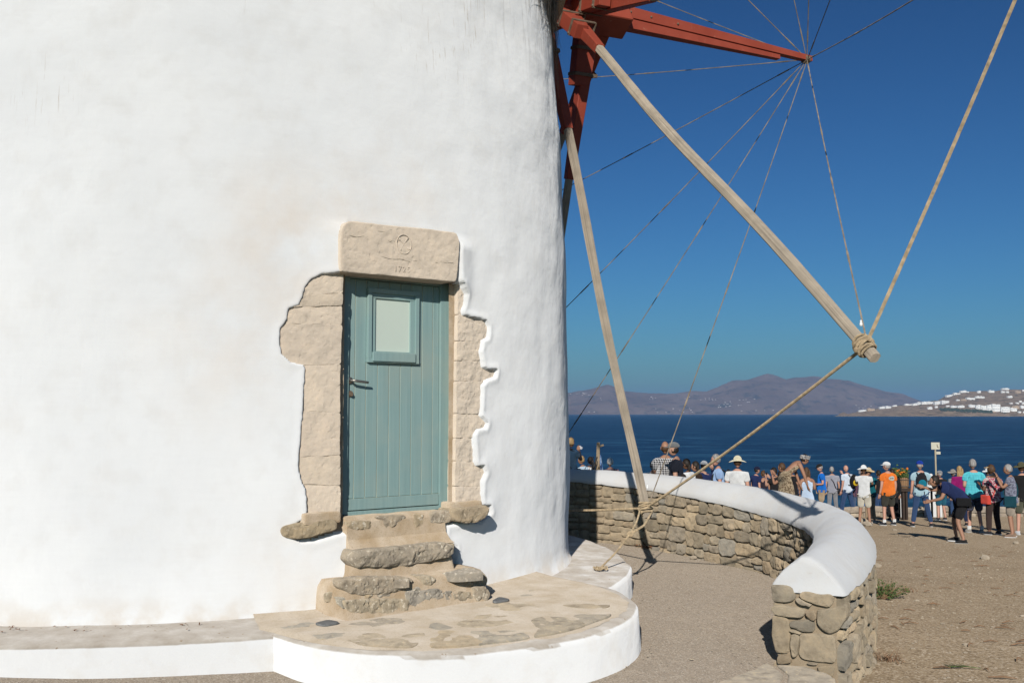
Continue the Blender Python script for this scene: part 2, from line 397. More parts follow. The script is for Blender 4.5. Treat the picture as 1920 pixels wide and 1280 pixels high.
def make_door(name='teal_door_paint'):
    t = NT(name); co = t.co('Object'); st = t.co('Object', (40, 40, 1.2)); f = t.noise(st, 1, 4)
    c = t.ramp(f, [(.3, (.215, .325, .315)), (.7, (.262, .378, .362))])
    sep = t.n('SeparateXYZ'); t.l(co, sep.inputs[0])
    c = t.mix(t.math('MULTIPLY', t.ramp(t.noise(co, 2.3, 4), [(.45, 0.), (.72, 1.)]), .6), c, (.34, .385, .33))
    c = t.mix(t.ramp(t.noise(co, 55, 3, .7), [(.74, 0.), (.78, 1.)]), c, (.42, .45, .40))
    return t.out(c, .5, t.bump(f, .12, .002), .35)
MAT_DOOR = make_door()
MAT_PUTTY = M('groove_filler', (.62, .57, .42), .8, .15, 8, .1)
MAT_FROST = M('frosted_glass', (.55, .62, .54), .55, .02, 3, 0, spec=.3)
def make_rope(name, a, b, sc_=70):
    t = NT(name); co = t.co('UV', (1, 1, 1))
    wv = t.n('TexWave', wave_type='BANDS', bands_direction='DIAGONAL'); wv.inputs['Scale'].default_value = sc_; wv.inputs['Distortion'].default_value = 1.0
    t.l(co, wv.inputs['Vector']); f = wv.outputs['Fac']
    c = t.ramp(f, [(.1, a), (.8, b)])
    return t.out(c, .9, t.bump(f, .6, .004), .1)
MAT_ROPE = M('hemp_rope', (.40, .305, .19), .9, .35, 22, .6, 90)
MAT_STAY = M('tarred_stay_rope', (.22, .18, .135), .9, .5, 6, .3, 90)
MAT_THATCH = M('thatch_straw', (.34, .275, .185), .8, .75, 38, .3, stretch=(2, 2, .08))
MAT_PORC = M('white_porcelain', (.85, .85, .83), .3, .03, 5, 0)

# ------------------------------------------------------------------ ground, yard, sea, land
def terr(x, y):
    """height of the bare ground outside the parapet"""
    z = CZ - 2.0 - .062 * (y - 8.5) + .08 * max(0, min(6, 6 - x)) * min(1, max(.2, (y - 9) / 9))
    if y < 8.5: z = CZ - 2.0 - .03 * (y - 8.5) + .08 * max(0, min(6, 6 - x)) * min(1, max(.2, (y - 9) / 9))
    z += .78 * math.exp(-((x - 1.45) ** 2 + (y - 26) ** 2) / 1.2)
    e = 37.5 + 1.2 * math.sin(x * .35) + .6 * math.sin(x * 1.1)
    if y > e: z -= (y - e) * 1.1 - .6 * noise.noise(Vector((x * .3, y * .3, 0)))
    return max(z, -24)
def yard_z(x, y): return CZ - 1.695 - .03 * x
def ground_hit(px, py, fn=terr, y0=5., y1=37.):
    d = ray(px, py); Y = y0
    while Y < y1:
        p = Vector((0, 0, CZ)) + d * (Y / d.y)
        if p.z <= fn(p.x, p.y): return p
        Y += .02
    return p
def build_ground():
    xs = np.concatenate([np.arange(-60, -8, 4), np.arange(-8, 24, .25), np.arange(24, 80, 4)])
    ys = np.concatenate([np.arange(-30, 3, 3), np.arange(3, 42, .25), np.arange(42, 66, 1.5)])
    V = []
    for y in ys:
        for x in xs:
            z = terr(x, y) + .035 * noise.noise(Vector((x * .5, y * .5, 3))) + .012 * noise.noise(Vector((x * 2.3, y * 2.3, 9)))
            d = math.hypot(x - MC.x, y - MC.y)
            if d < 6.2: z = min(z, yard_z(x, y) - .25)
            if y < 6.2 and x < 2.6: z = min(z, yard_z(x, y) - .12)
            V.append((x, y, z))
    return tag(mesh_obj('ground', V, grid_faces(len(xs), len(ys)), MAT_DIRT, smooth=True), kind='structure')
build_ground()

# parapet crest, walked from the free pier round to where the mill hides it
CREST = [(2.02, 6.93, -.985), (2.32, 7.45, -.965), (2.66, 8.15, -.945), (2.95, 8.95, -.93), (3.12, 9.7, -.915), (3.14, 10.42, -.905), (3.05, 11.1, -.887),
         (2.85, 11.65, -.862), (2.55, 12.15, -.83), (2.22, 12.75, -.81), (1.82, 13.3, -.795), (1.36, 13.7, -.785), (.82, 14.05, -.775), (.2, 14.3, -.77), (-.6, 14.5, -.765), (-1.6, 14.6, -.765)]
def catmull(P, n=14):
    P = [Vector(p) for p in P]; P = [P[0] * 2 - P[1]] + P + [P[-1] * 2 - P[-2]]; out = []
    for i in range(1, len(P) - 2):
        a, b, c, d = P[i - 1:i + 3]
        for k in range(n):
            t = k / n; out.append(.5 * ((2 * b) + (c - a) * t + (2 * a - 5 * b + 4 * c - d) * t * t + (3 * b - a - 3 * c + d) * t ** 3))
    out.append(P[-2]); return out
CR = catmull(CREST); SL = [0.]
for i in range(1, len(CR)): SL.append(SL[-1] + (CR[i].xy - CR[i - 1].xy).length)
def crest(s):
    s = max(0, min(s, SL[-1] - 1e-4)); i = int(np.searchsorted(SL, s, 'right')) - 1; i = max(0, min(i, len(CR) - 2))
    f = (s - SL[i]) / (SL[i + 1] - SL[i]); p = CR[i].lerp(CR[i + 1], f)
    j0, j1 = max(0, i - 3), min(len(CR) - 1, i + 4); t = (CR[j1].xy - CR[j0].xy).normalized()
    return Vector((p.x, p.y, CZ + p.z)), Vector((t.x, t.y, 0)), Vector((-t.y, t.x, 0))      # point, along, inward (to the mill)
HWALL = .235
def build_yard():
    """paved court between mill and parapet"""
    ring = []
    for k in range(0, 60):
        p, t, n = crest(SL[-1] * k / 59); ring.append(p + n * (.06))
    out = [Vector((-9, 14, 0)), Vector((-12, 5, 0)), Vector((-12, -6, 0)), Vector((1.2, -6, 0)), Vector((1.75, 3.5, 0)), Vector((2.2, 6.2, 0))]
    poly = [Vector((p.x, p.y)) for p in ring] + [Vector((p.x, p.y)) for p in out]
    poly = resample(poly, .25); bm = bmesh.new()
    vs_ = [bm.verts.new((p.x, p.y, 0)) for p in poly]; bm.faces.new(vs_)
    bmesh.ops.triangulate(bm, faces=bm.faces[:])
    for ax, rg in ((0, np.arange(-11.9, 3.3, .4)), (1, np.arange(-5.9, 14.5, .4))):
        for c in rg:
            no = [0, 0, 0]; no[ax] = 1; pc = [0, 0, 0]; pc[ax] = c
            bmesh.ops.bisect_plane(bm, geom=bm.verts[:] + bm.edges[:] + bm.faces[:], plane_co=pc, plane_no=no)
    for v in bm.verts: v.co.z = yard_z(v.co.x, v.co.y) + .012 * noise.noise(v.co * .9)
    me = bpy.data.meshes.new('yard'); bm.to_mesh(me); bm.free(); me.materials.append(MAT_YARD); me.shade_smooth()
    o = bpy.data.objects.new('yard', me); COL.objects.link(o); tag(o, kind='structure')
    sk = MB()                                             # its edge towards the lower dirt
    E = [(1.2, -6), (1.75, 3.5), (2.2, 6.2), (2.1, 6.75)]
    for a, b in zip(E, E[1:]):
        sk.add([(a[0], a[1], yard_z(*a)), (b[0], b[1], yard_z(*b)), (b[0] + .02, b[1], yard_z(*b) - .5), (a[0] + .02, a[1], yard_z(*a) - .5)], [(0, 1, 2, 3)])
    tag(sk.build('yard_edge', MAT_TERR), kind='structure')
build_yard()

SEA_Z = CZ - 16.5
def build_sea():
    t = NT('sea_water'); g = t.n('NewGeometry'); pos = g.outputs['Position']
    m1 = t.n('Mapping'); m1.inputs['Scale'].default_value = (.028, .05, 1); t.l(pos, m1.inputs[0])
    m2 = t.n('Mapping'); m2.inputs['Scale'].default_value = (.0016, .009, 1); t.l(pos, m2.inputs[0])
    m3 = t.n('Mapping'); m3.inputs['Scale'].default_value = (.5, 1.1, 1); t.l(pos, m3.inputs[0])
    f1 = t.noise(m1.outputs[0], 1, 9, .72); f2 = t.noise(m2.outputs[0], 1, 5, .6); f3 = t.noise(m3.outputs[0], 1, 5, .65)
    sep = t.n('SeparateXYZ'); t.l(pos, sep.inputs[0])
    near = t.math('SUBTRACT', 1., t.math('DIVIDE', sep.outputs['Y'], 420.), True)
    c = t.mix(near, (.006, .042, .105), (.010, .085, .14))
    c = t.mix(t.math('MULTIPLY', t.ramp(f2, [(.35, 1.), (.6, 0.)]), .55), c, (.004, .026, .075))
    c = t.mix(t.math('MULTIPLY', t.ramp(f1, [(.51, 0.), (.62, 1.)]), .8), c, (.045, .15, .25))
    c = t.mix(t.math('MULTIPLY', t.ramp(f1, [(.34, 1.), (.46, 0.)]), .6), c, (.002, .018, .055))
    n = t.bump(f1, .9, 1.6); n = t.bump(f3, .7, .35, n)
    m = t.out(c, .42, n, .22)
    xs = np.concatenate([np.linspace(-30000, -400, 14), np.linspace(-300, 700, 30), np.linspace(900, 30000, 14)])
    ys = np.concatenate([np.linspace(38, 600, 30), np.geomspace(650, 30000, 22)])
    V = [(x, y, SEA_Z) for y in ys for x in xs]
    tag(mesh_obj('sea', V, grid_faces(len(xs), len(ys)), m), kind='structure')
build_sea()
def make_land(name, cols, bush, sc1, sc2):
    t = NT(name); g = t.n('NewGeometry'); pos = g.outputs['Position']
    c = t.ramp(t.noise(pos, sc1, 6, .65), [(.3, cols[0]), (.5, cols[1]), (.7, cols[2])])
    c = t.mix(t.ramp(t.noise(pos, sc2, 5, .7), [(.52, 0.), (.64, 1.)]), c, bush)
    return t.out(c, .95, t.bump(t.noise(pos, sc2, 5), .6, 1.5 / sc2 * .12), .1)
def interp(x, T): return float(np.interp(x, [a for a, _ in T], [b for _, b in T]))
ISL = [(-100, 770), (300, 745), (700, 730), (900, 742), (1065, 738), (1096, 733), (1138, 724), (1169, 734), (1217, 740), (1264, 739), (1293, 735), (1322, 735), (1370, 717.5), (1403, 713),
       (1435, 705.5), (1455, 708), (1470, 713), (1490, 709), (1527, 710), (1548, 715), (1570, 713.5), (1589, 716), (1621, 725.5), (1658, 737.6), (1687, 740), (1712, 749), (1734, 757), (1790, 771), (1900, 776)]
def build_island():
    Y1, Y0 = 15200., 12800.; nu, nv = 340, 34; V = []
    for j in range(nv):
        f = j / (nv - 1)
        for i in range(nu):
            px = -60 + (1960) * i / (nu - 1); X = (px - 960) / F * Y1 * (.86 + .14 * f) / 1.0
            top = CZ + (774.5 - interp(px, ISL)) / F * Y1 - SEA_Z
            pr = math.sin(min(1, f * 1.18) * math.pi / 2) ** .8 if f < .85 else 1 - ((f - .85) / .15) * .35
            nn = noise.fractal(Vector((X * .0011, f * 3.2, 1)), 1., 2.1, 5); rd = 1 - abs(noise.noise(Vector((X * .0016, f * 1.4, 5)))) * 2
            z = top * max(0, pr + (.10 * nn + .06 * rd) * math.sin(f * math.pi) * (1 if f < .8 else .2)) - 6 * (1 - f) ** 4
            V.append((X, Y0 + (Y1 - Y0) * f + 700 * max(0, f - .85), SEA_Z + z))
    m = make_land('island_scrub', ((.085, .055, .045), (.125, .085, .07), (.165, .12, .10)), (.05, .04, .034), .0016, .006)
    o = mesh_obj('island', V, grid_faces(nu, nv), m, smooth=True); tag(o, kind='structure'); return V, nu, nv
ISLV = build_island()
HEAD = [(1560, 780), (1570, 778), (1575, 773.5), (1580, 772.3), (1587, 776), (1592, 775), (1609, 771), (1626, 767.5), (1654, 765), (1676, 761), (1710, 758.5), (1729, 754), (1757, 751.6), (1770, 744), (1789, 738), (1804, 735),
        (1841, 734), (1864, 734), (1882, 731), (1907, 731.5), (1960, 731), (2100, 722), (2400, 735), (2700, 770)]
HY0, HY1 = 5300., 6500.
def head_h(px, f):
    top = (774.5 - interp(px, HEAD)) / F * HY1 + CZ - SEA_Z
    top = max(top, -4)
    cliff = min(1, f / .12); pr = (.20 * cliff + .8 * min(1, max(0, (f - .06) / .80)) ** .9) if top > 12 else cliff * math.sin(min(1, f * 1.1) * 1.57)
    if f > .92: pr -= (f - .92) * 3
    X = px * 3
    return top * pr + (2.2 * noise.fractal(Vector((X * .018, f * 9, 2)), 1., 2.1, 4)) * min(1, f * 6) * (1 if top > 8 else .2)
def build_headland():
    nu, nv = 300, 44; V = []
    for j in range(nv):
        f = j / (nv - 1); Y = HY0 + (HY1 - HY0) * f
        for i in range(nu):
            px = 1555 + 1150 * i / (nu - 1); V.append(((px - 960) / F * Y, Y, SEA_Z - 1.5 * (1 - min(1, f * 8)) + head_h(px, f)))
    m = make_land('headland_scrub', ((.12, .08, .05), (.19, .135, .09), (.27, .20, .135)), (.055, .048, .03), .014, .03)
    tag(mesh_obj('headland', V, grid_faces(nu, nv), m, smooth=True), kind='structure')
build_headland()
def head_place(px, py):
    """first point of the headland's slope seen at that pixel"""
    best = None
    for k in range(0, 180):
        f = .03 + .9 * k / 180; Y = HY0 + (HY1 - HY0) * f; z = SEA_Z + head_h(px, f)
        yy = proj(((px - 960) / F * Y, Y, z))[1]
        if best is None or abs(yy - py) < best[0]: best = (abs(yy - py), Y, z)
        if yy <= py: break
    return Vector(((px - 960) / F * best[1], best[1], best[2]))
MAT_HOUSE = M('white_house_wall', (.80, .79, .76), .9, .03, .2, 0)
MAT_HTAN = M('tan_house_wall', (.50, .38, .26), .9, .05, .2, 0)
MAT_HWIN = M('far_window', (.10, .12, .15), .4, .05, 1, 0)
HOUSES = [(265,340,365,380),(350,420,350,372,1),(470,530,332,352),(530,585,328,348),(600,645,318,328),(725,800,305,318),(800,850,300,318),(850,900,288,308),(890,945,283,308),(945,1005,282,303),(1020,1100,280,308),(1090,1165,272,300),
 (950,995,335,357),(1022,1050,325,343),(1135,1168,318,333),(1185,1250,323,340),(1250,1318,320,340),(1365,1425,313,338),(1432,1480,315,350),(1480,1540,320,358),(1540,1592,318,370),(1592,1675,310,378),(1678,1770,335,382),
 (1775,1840,347,375),(1790,1865,322,345,1),(1878,1918,322,347),(1140,1210,215,230),(1215,1280,195,208),(1282,1345,172,190),(1347,1365,180,190),(1450,1485,175,195),(1565,1620,170,190),(1700,1770,147,162),(1690,1725,176,192),
 (1735,1765,177,193),(1830,1885,175,195,1),(1750,1800,225,242),(1345,1425,243,262),(1430,1473,228,245),(1475,1520,230,247),(1285,1340,257,270,1),(1240,1280,262,272),(1770,1800,293,303),(1830,1862,290,303),(1865,1890,272,288),
 (1892,1920,287,307),(1900,1920,163,177),(1850,1880,375,390),(1900,1920,378,397),(1580,1625,380,386,1)]
HLAB = {0: 'low white house nearest the rocky tip of the headland', 1: 'tan flat house beside the white house at the tip of the headland', 18: 'left end block of the long white hotel on the headland',
        19: 'second block from the left of the long white hotel', 20: 'middle block of the long white hotel, before the tallest block', 21: 'tallest block of the long white hotel above the sea',
        22: 'wide right-hand block of the long white hotel above the sea', 24: 'tan house above the right end of the white hotel', 32: 'white house standing highest on the headland crest', 36: 'lone white house in the bare field below the crest',
        12: 'small white cube house alone on the brown lower slope', 28: 'white house at the left end of the crest', 26: 'white house where the headland slope meets the sky', 35: 'tan house on the crest near the photo edge'}
ORD = ['first', 'second', 'third', 'fourth', 'fifth', 'sixth', 'seventh', 'eighth', 'ninth', 'tenth', 'eleventh', 'twelfth', 'thirteenth', 'fourteenth', 'fifteenth', 'sixteenth', 'seventeenth', 'eighteenth', 'nineteenth', 'twentieth']
def house_label(i):
    tier = lambda h: 0 if h[2] < 200 else 1 if h[2] < 268 else 2 if h[3] < 349 else 3
    h = HOUSES[i]; t_ = tier(h); same = sorted([j for j, q in enumerate(HOUSES) if tier(q) == t_], key=lambda j: HOUSES[j][0] + HOUSES[j][1])
    return 'white house, %s from the left %s' % (ORD[same.index(i)], ('on the crest of the brown headland', 'in the fields just below the headland crest', 'along the middle slope of the headland', 'in the lowest row above the headland shore')[t_])
def build_houses():
    for i, h in enumerate(HOUSES):
        x0, x1, y0, y1 = [v / 5.333 for v in h[:4]]; x0 += 1560; x1 += 1560; y0 += 700; y1 += 700
        p = head_place((x0 + x1) / 2, y1); s = p.y / F; wd = (x1 - x0) * s * .96; ht = (y1 - y0) * s; dp = max(5, wd * .6)
        lab = HLAB.get(i); o = empty('hillside_house', p, lab or house_label(i), 'house', 'houses on the far headland')
        b = MB(); b.box((0, dp / 2, ht / 2 - 2), (wd / 2, 0, 0), (0, dp / 2, 0), (0, 0, ht / 2 + 2))
        if wd > 18: b.box((wd * .22 * (-1) ** i, dp * .6, ht + .9), (wd * .2, 0, 0), (0, dp * .3, 0), (0, 0, 1.0))
        b.box((0, -dp * .12, ht * .28 - 1.5), (wd * .36, 0, 0), (0, dp * .12, 0), (0, 0, ht * .28 + 1.5))
        b.build('wall', MAT_HTAN if len(h) > 4 else MAT_HOUSE, o, local=True)
        n = max(1, int(wd / 7)); rows = 2 if ht > 16 else 1
        if (x1 - x0) > 5:
            for r in range(rows):
                for k in range(min(n, 6)):
                    wx = -wd / 2 + wd * (k + .5) / min(n, 6); wz = ht * (.72 if rows == 1 else (.78, .3)[r]); yy = -.06 if wz > ht * .58 or abs(wx) > wd * .38 else -dp * .24 - .06
                    MB().box((wx, yy, wz), (wd * .09 / max(1, min(n, 6) / 2.5) + .25, 0, 0), (0, .05, 0), (0, 0, min(1.3, ht * .15))).build('window', MAT_HWIN, o, local=True)
build_houses()
MAT_TREE = M('dark_windbreak_foliage', (.045, .06, .035), .95, .4, .1, .3)
def build_far_green():
    mb = MB()                                                # dark windbreak under the hotel, reads as one mass
    for k in range(150):
        px = 1758 + 100 * random.random(); py = 766 + (px - 1758) * .05 + random.random() * 3.5
        p = head_place(px, py); r = 3 + 4 * random.random()
        mb.ball(p + Vector((0, 0, r * .5)), r * 1.3, r, r, 7, 5, lambda q: q * (1 + .3 * noise.noise(q * .6 + p)))
    for k in range(160):
        px = 1640 + 330 * random.random(); py = 737 + 38 * random.random(); p = head_place(px, py); r = 1.2 + 2.0 * random.random()
        mb.ball(p, r * 1.6, r, r, 6, 4)
    tag(mb.build('windbreak_trees', MAT_TREE), 'dark green windbreak hedge and bushes below the white hotel', 'hedge', kind='stuff')
    v = MB()                                                 # specks of far villages on the island
    V, nu, nv = ISLV
    for cx, cy, n, sp in ((1085, 737.5, 14, 12), (1100, 775, 10, 16), (1222, 746, 6, 3), (1315, 748, 16, 14), (1360, 757, 14, 14), (1390, 752, 12, 14), (1350, 764, 10, 14), (1240, 768, 7, 25), (1290, 772, 8, 30), (1605, 762, 10, 8), (1450, 772, 8, 40), (1150, 748, 8, 40)):
        for k in range(n * 2 // 3):
            px = cx + random.gauss(0, sp); py = cy + random.gauss(0, 1.6)
            i = min(nu - 2, max(0, int((px + 60) / 1960 * (nu - 1)))); best = None
            for j in range(nv - 6):
                q = V[j * nu + i]; e = abs(proj(q)[1] - py)
                if best is None or e < best[0]: best = (e, q)
            q = best[1]; a = 4 + 6 * random.random()
            v.box((q[0] + random.uniform(-20, 20), q[1] - 10, q[2] + 2), (a, 0, 0), (0, 8, 0), (0, 0, 3 + 2 * random.random()))
    tag(v.build('far_village', M('far_wall', (.50, .46, .42), .9, .1, .1, 0)), 'tiny pale villages scattered over the hazy island', 'village', kind='stuff')
build_far_green()

# ------------------------------------------------------------------ the windmill tower
RZ = [(-.3, 3.76), (.18, 3.74), (.33, 3.72), (.74, 3.72), (1.08, 3.728), (2.1, 3.725), (2.6, 3.722), (3.13, 3.72), (3.53, 3.704), (3.86, 3.68), (4.05, 3.672), (4.52, 3.648), (4.86, 3.618), (5.23, 3.588), (5.4, 3.58), (5.97, 3.54), (6.35, 3.51)]
def tower_R(z): return interp(z, RZ)
TH0 = math.atan2(ND.y, ND.x)
SURR = [(650,432),(664,424),(720,431),(795,438),(848,445),(852,457),(850,485),(852,527),(860,535),(869,552),(867,570),(862,585),(865,592),(885,597),(907,602),(912,612),(911,632),(900,637),(899,649),(896,659),(901,679),(903,689),(912,694),(927,694),
        (925,705),(909,711),(899,722),(899,740),(897,779),(909,793),(907,800),(891,803),(884,815),(888,866),(891,874),(903,875),(907,886),(900,902),(899,927),(901,947),(915,949),(917,959),(897,978),(862,979),(834,984),(832,1009),(852,1025),(852,1062),(651,1067),(655,1020),(653,996),(627,1001),(588,1013),(561,1013),(544,1001),(552,984),
        (576,970),(576,955),(574,917),(566,900),(560,875),(561,855),(565,810),(569,762),(572,705),(572,687),(570,682),(545,677),(529,662),(525,642),(527,617),(539,600),(542,580),(561,574),(569,555),(572,542),(582,527),(600,517),(625,514),(646,512),(648,455)]
SILL_Z = on_door(740, 958, 3.56)[1]
def uz(px, py, Rr=3.70):
    p = on_cyl(px, py, Rr); th = math.atan2(p.y - MC.y, p.x - MC.x) - TH0; return th * 3.72, p.z
SURR_U = np.array([uz(*q) for q in SURR])
OPEN_U = np.array([uz(*q) for q in [(648, 505), (850, 520), (849, 960), (642, 975)]])
LINT_U = np.array([uz(*q) for q in [(641, 420), (858, 437), (855, 528), (641, 508)]])
mill = empty('windmill', (MC.x, MC.y, .2), 'round whitewashed windmill tower with a stone framed teal door and thatch fringe', 'windmill')
def build_tower():
    dz = lambda a, b, s: list(np.arange(a, b, s))
    th = dz(-180, -72, 1.2)[:-1] + dz(-72, -35, .19) + dz(-35, 25, .55) + dz(25, 180, 3.0)
    th = np.radians(np.array(th)); zs = np.array(dz(-.1, .42, .05) + dz(.42, 2.95, .0125) + dz(2.95, 6.36, .05))
    T, Z = np.meshgrid(th, zs); T = T.ravel(); Z = Z.ravel(); U = (T - TH0) * 3.72
    Rr = np.interp(Z, [a for a, _ in RZ], [b for _, b in RZ])
    P = np.stack([U, Z], 1)
    nz = np.empty(len(U))
    for i in range(len(U)):
        x, y, z = 3.72 * math.cos(T[i]), 3.72 * math.sin(T[i]), Z[i]
        nz[i] = .024 * noise.noise(Vector((x * .55, y * .55, z * .5))) + .014 * noise.noise(Vector((x * 1.6, y * 1.6, z * 1.3 + 7))) + .005 * noise.noise(Vector((x * 5, y * 5, z * 4)))
    edge = np.clip((Z - .3) / .5, .25, 1); R0 = Rr
    near = (np.abs(U) < 1.25) & (Z < 3.1) & (Z > .4); s = np.full(len(U), 1.)
    s[near] = sdf(P[near], SURR_U)
    sl = np.full(len(U), 1.); sl[near] = sdf(P[near], LINT_U)
    Rr = Rr + nz * edge * (1 - .85 * np.exp(-(np.clip(s, 0, 9) / .12) ** 2)) + .05 * np.exp(-np.clip(sl, 0, 9) ** 2 / .018) * (sl < .9) * (s > -.004)            # plaster swells out to the proud lintel
    jit = np.array([noise.noise(Vector((u * 30, z * 30, 0))) for u, z in P[near]]) * .004
    s[near] += jit
    e = np.clip((s + .006) / .018, 0, 1); e = e * e * (3 - 2 * e)
    Rr += -.07 * (1 - e) + .008 * np.exp(-((s - .025) / .03) ** 2)
    fl = np.clip((.46 - Z) / .2, 0, 1); Rr += .035 * fl * fl
    V = np.stack([MC.x + Rr * np.cos(T), MC.y + Rr * np.sin(T), Z], 1)
    nu, nv = len(th), len(zs); so = np.full(len(U), 1.); so[near] = sdf(P[near], OPEN_U)
    Fc = [f for f in grid_faces(nu, nv, True) if not all(so[k] < -.004 for k in f)]
    o = mesh_obj('tower_wall', V, Fc, MAT_PLASTER, mill, smooth=True); o.data.materials.append(MAT_RENDER)
    o.data.polygons.foreach_set('material_index', [1 if max(s[k] for k in f) < -.001 else 0 for f in Fc])
    roof = []; n = 64                                       # thatched cone above the frame
    rf = MB(); rr = [(3.56, 6.1), (3.72, 6.2), (3.68, 6.36), (2.6, 7.1), (1.2, 8.0), (.05, 8.75)]
    Vv = [(MC.x + r * math.cos(2 * math.pi * k / n), MC.y + r * math.sin(2 * math.pi * k / n), z + .03 * math.sin(k * 7.)) for r, z in rr for k in range(n)]
    rf.add(Vv, grid_faces(n, len(rr), True)); rf.build('roof', MAT_THATCH, mill)
    # ragged straw hanging over the wall head on the sail side
    st = MB()
    def strand(a, z0, L, out, wob, wd):
        pts = []
        for k in range(6):
            f = k / 5; z = z0 - L * f; r = tower_R(z) + out * (1 - .75 * f) + .012 + wob * .02 * math.sin(f * 5 + a * 40)
            aa = a + wob * .012 * f + .004 * math.sin(f * 7 + wob * 9); pts.append(Vector((MC.x + r * math.cos(aa), MC.y + r * math.sin(aa), z)))
        tg = Vector((-math.sin(a), math.cos(a), 0)); V = []
        for k, p in enumerate(pts):
            ww = wd * (1 - k / 5.4); V += [p - tg * ww, p + tg * ww]
        st.add(V, [(2 * k, 2 * k + 1, 2 * k + 3, 2 * k + 2) for k in range(5)])
    for k in range(420):
        a = R_(random.triangular(-24, 12, -2)); L = random.uniform(.2, .8) + max(0, 1 - abs(math.degrees(a) + 2) / 12) * random.random() * .75
        strand(a, 6.18, L, random.uniform(.02, .10), random.gauss(0, 1.4), random.uniform(.005, .013))
    tag(st.build('thatch_fringe', MAT_THATCH, mill), kind='stuff')
build_tower()

# --- stone door surround, in the door's own plane
def dframe(D): return (MC + ND * D, E1, UP, ND)
def clip_y(poly, lo, hi):
    def half(P, keep, val):
        out = []
        for i in range(len(P)):
            a, b = P[i], P[(i + 1) % len(P)]; ka, kb = keep(a[1]), keep(b[1])
            if ka: out.append(a)
            if ka != kb: t = (val - a[1]) / (b[1] - a[1]); out.append((a[0] + (b[0] - a[0]) * t, val))
        return out
    return half(half(poly, lambda y: y >= lo, lo), lambda y: y <= hi, hi)
LEFT_J = [(642,508),(625,512),(600,515),(580,525),(570,542),(567,555),(559,572),(540,578),(536,600),(524,617),(522,642),(526,664),(543,679),(567,684),(569,705),(566,762),(562,810),(558,855),(557,875),(563,900),(571,917),(573,955),(573,972),(636,968),(635,820),(636,700),(639,600)]
RIGHT_J = [(857,529),(863,535),(872,552),(870,570),(866,585),(888,594),(910,600),(916,612),(915,635),(903,640),(900,659),(905,679),(915,691),(931,692),(928,707),(912,714),(903,725),(902,779),(912,793),(911,803),(894,806),(888,817),(892,866),(907,873),(911,887),(904,902),(903,927),(905,952),(852,955),(853,860),(855,700),(857,600)]
JW = lambda x: math.sqrt(3.698 ** 2 - x * x) - 3.65
JWL = lambda x: math.sqrt(3.714 ** 2 - x * x) - 3.65
def on_wall(px, py, Rr=3.69):
    p = on_cyl(px, py, Rr); return (p - MC).dot(E1), p.z
def jamb_stones(poly, cuts, side):
    poly = [(x + side * ((13 if side > 0 else 12) if (x - 745) * side > 116 else 0), y) for x, y in poly]
    for i in range(len(cuts) - 1):
        P = clip_y(poly, cuts[i] - .1, cuts[i + 1] + .1)
        if len(P) < 3: continue
        P2 = [on_wall(x, y + 2.2 * math.sin(x * .11 + y * .041) + 1.0 * math.sin(x * .31 + y * .07)) for x, y in P]
        stone('jamb_stone', P2, dframe(3.65 + random.uniform(-.005, .005)), MAT_JAMB, mill, .30, .0045, .004, i + 4 + side, .004, 13, .016, fine=.014, relief=.0045, warp=JW if side > 0 else JWL)
jamb_stones(LEFT_J, [508, 553, 574, 606, 684, 772, 855, 909, 972], -1)
jamb_stones(RIGHT_J, [526, 592, 637, 676, 716, 776, 818, 866, 912, 956], 1)
# mortar reveals behind the jamb stones, and the joints between them
rv = MB()
for a, b in ((on_door(634, 966, 3.655)[0] - .10, on_door(634, 966, 3.655)[0] - .004), (on_door(855, 900, 3.65)[0] + .010, on_door(855, 900, 3.65)[0] + .12)):
    z0, z1 = SILL_Z - .03, on_door(740, 500, 3.6)[1]
    rv.box(MC + E1 * (a + b) / 2 + ND * 3.5 + UP * (z0 + z1) / 2, E1 * (b - a) / 2, ND * .12, UP * (z1 - z0) / 2)
rv.build('door_reveal', MAT_RENDER, mill)
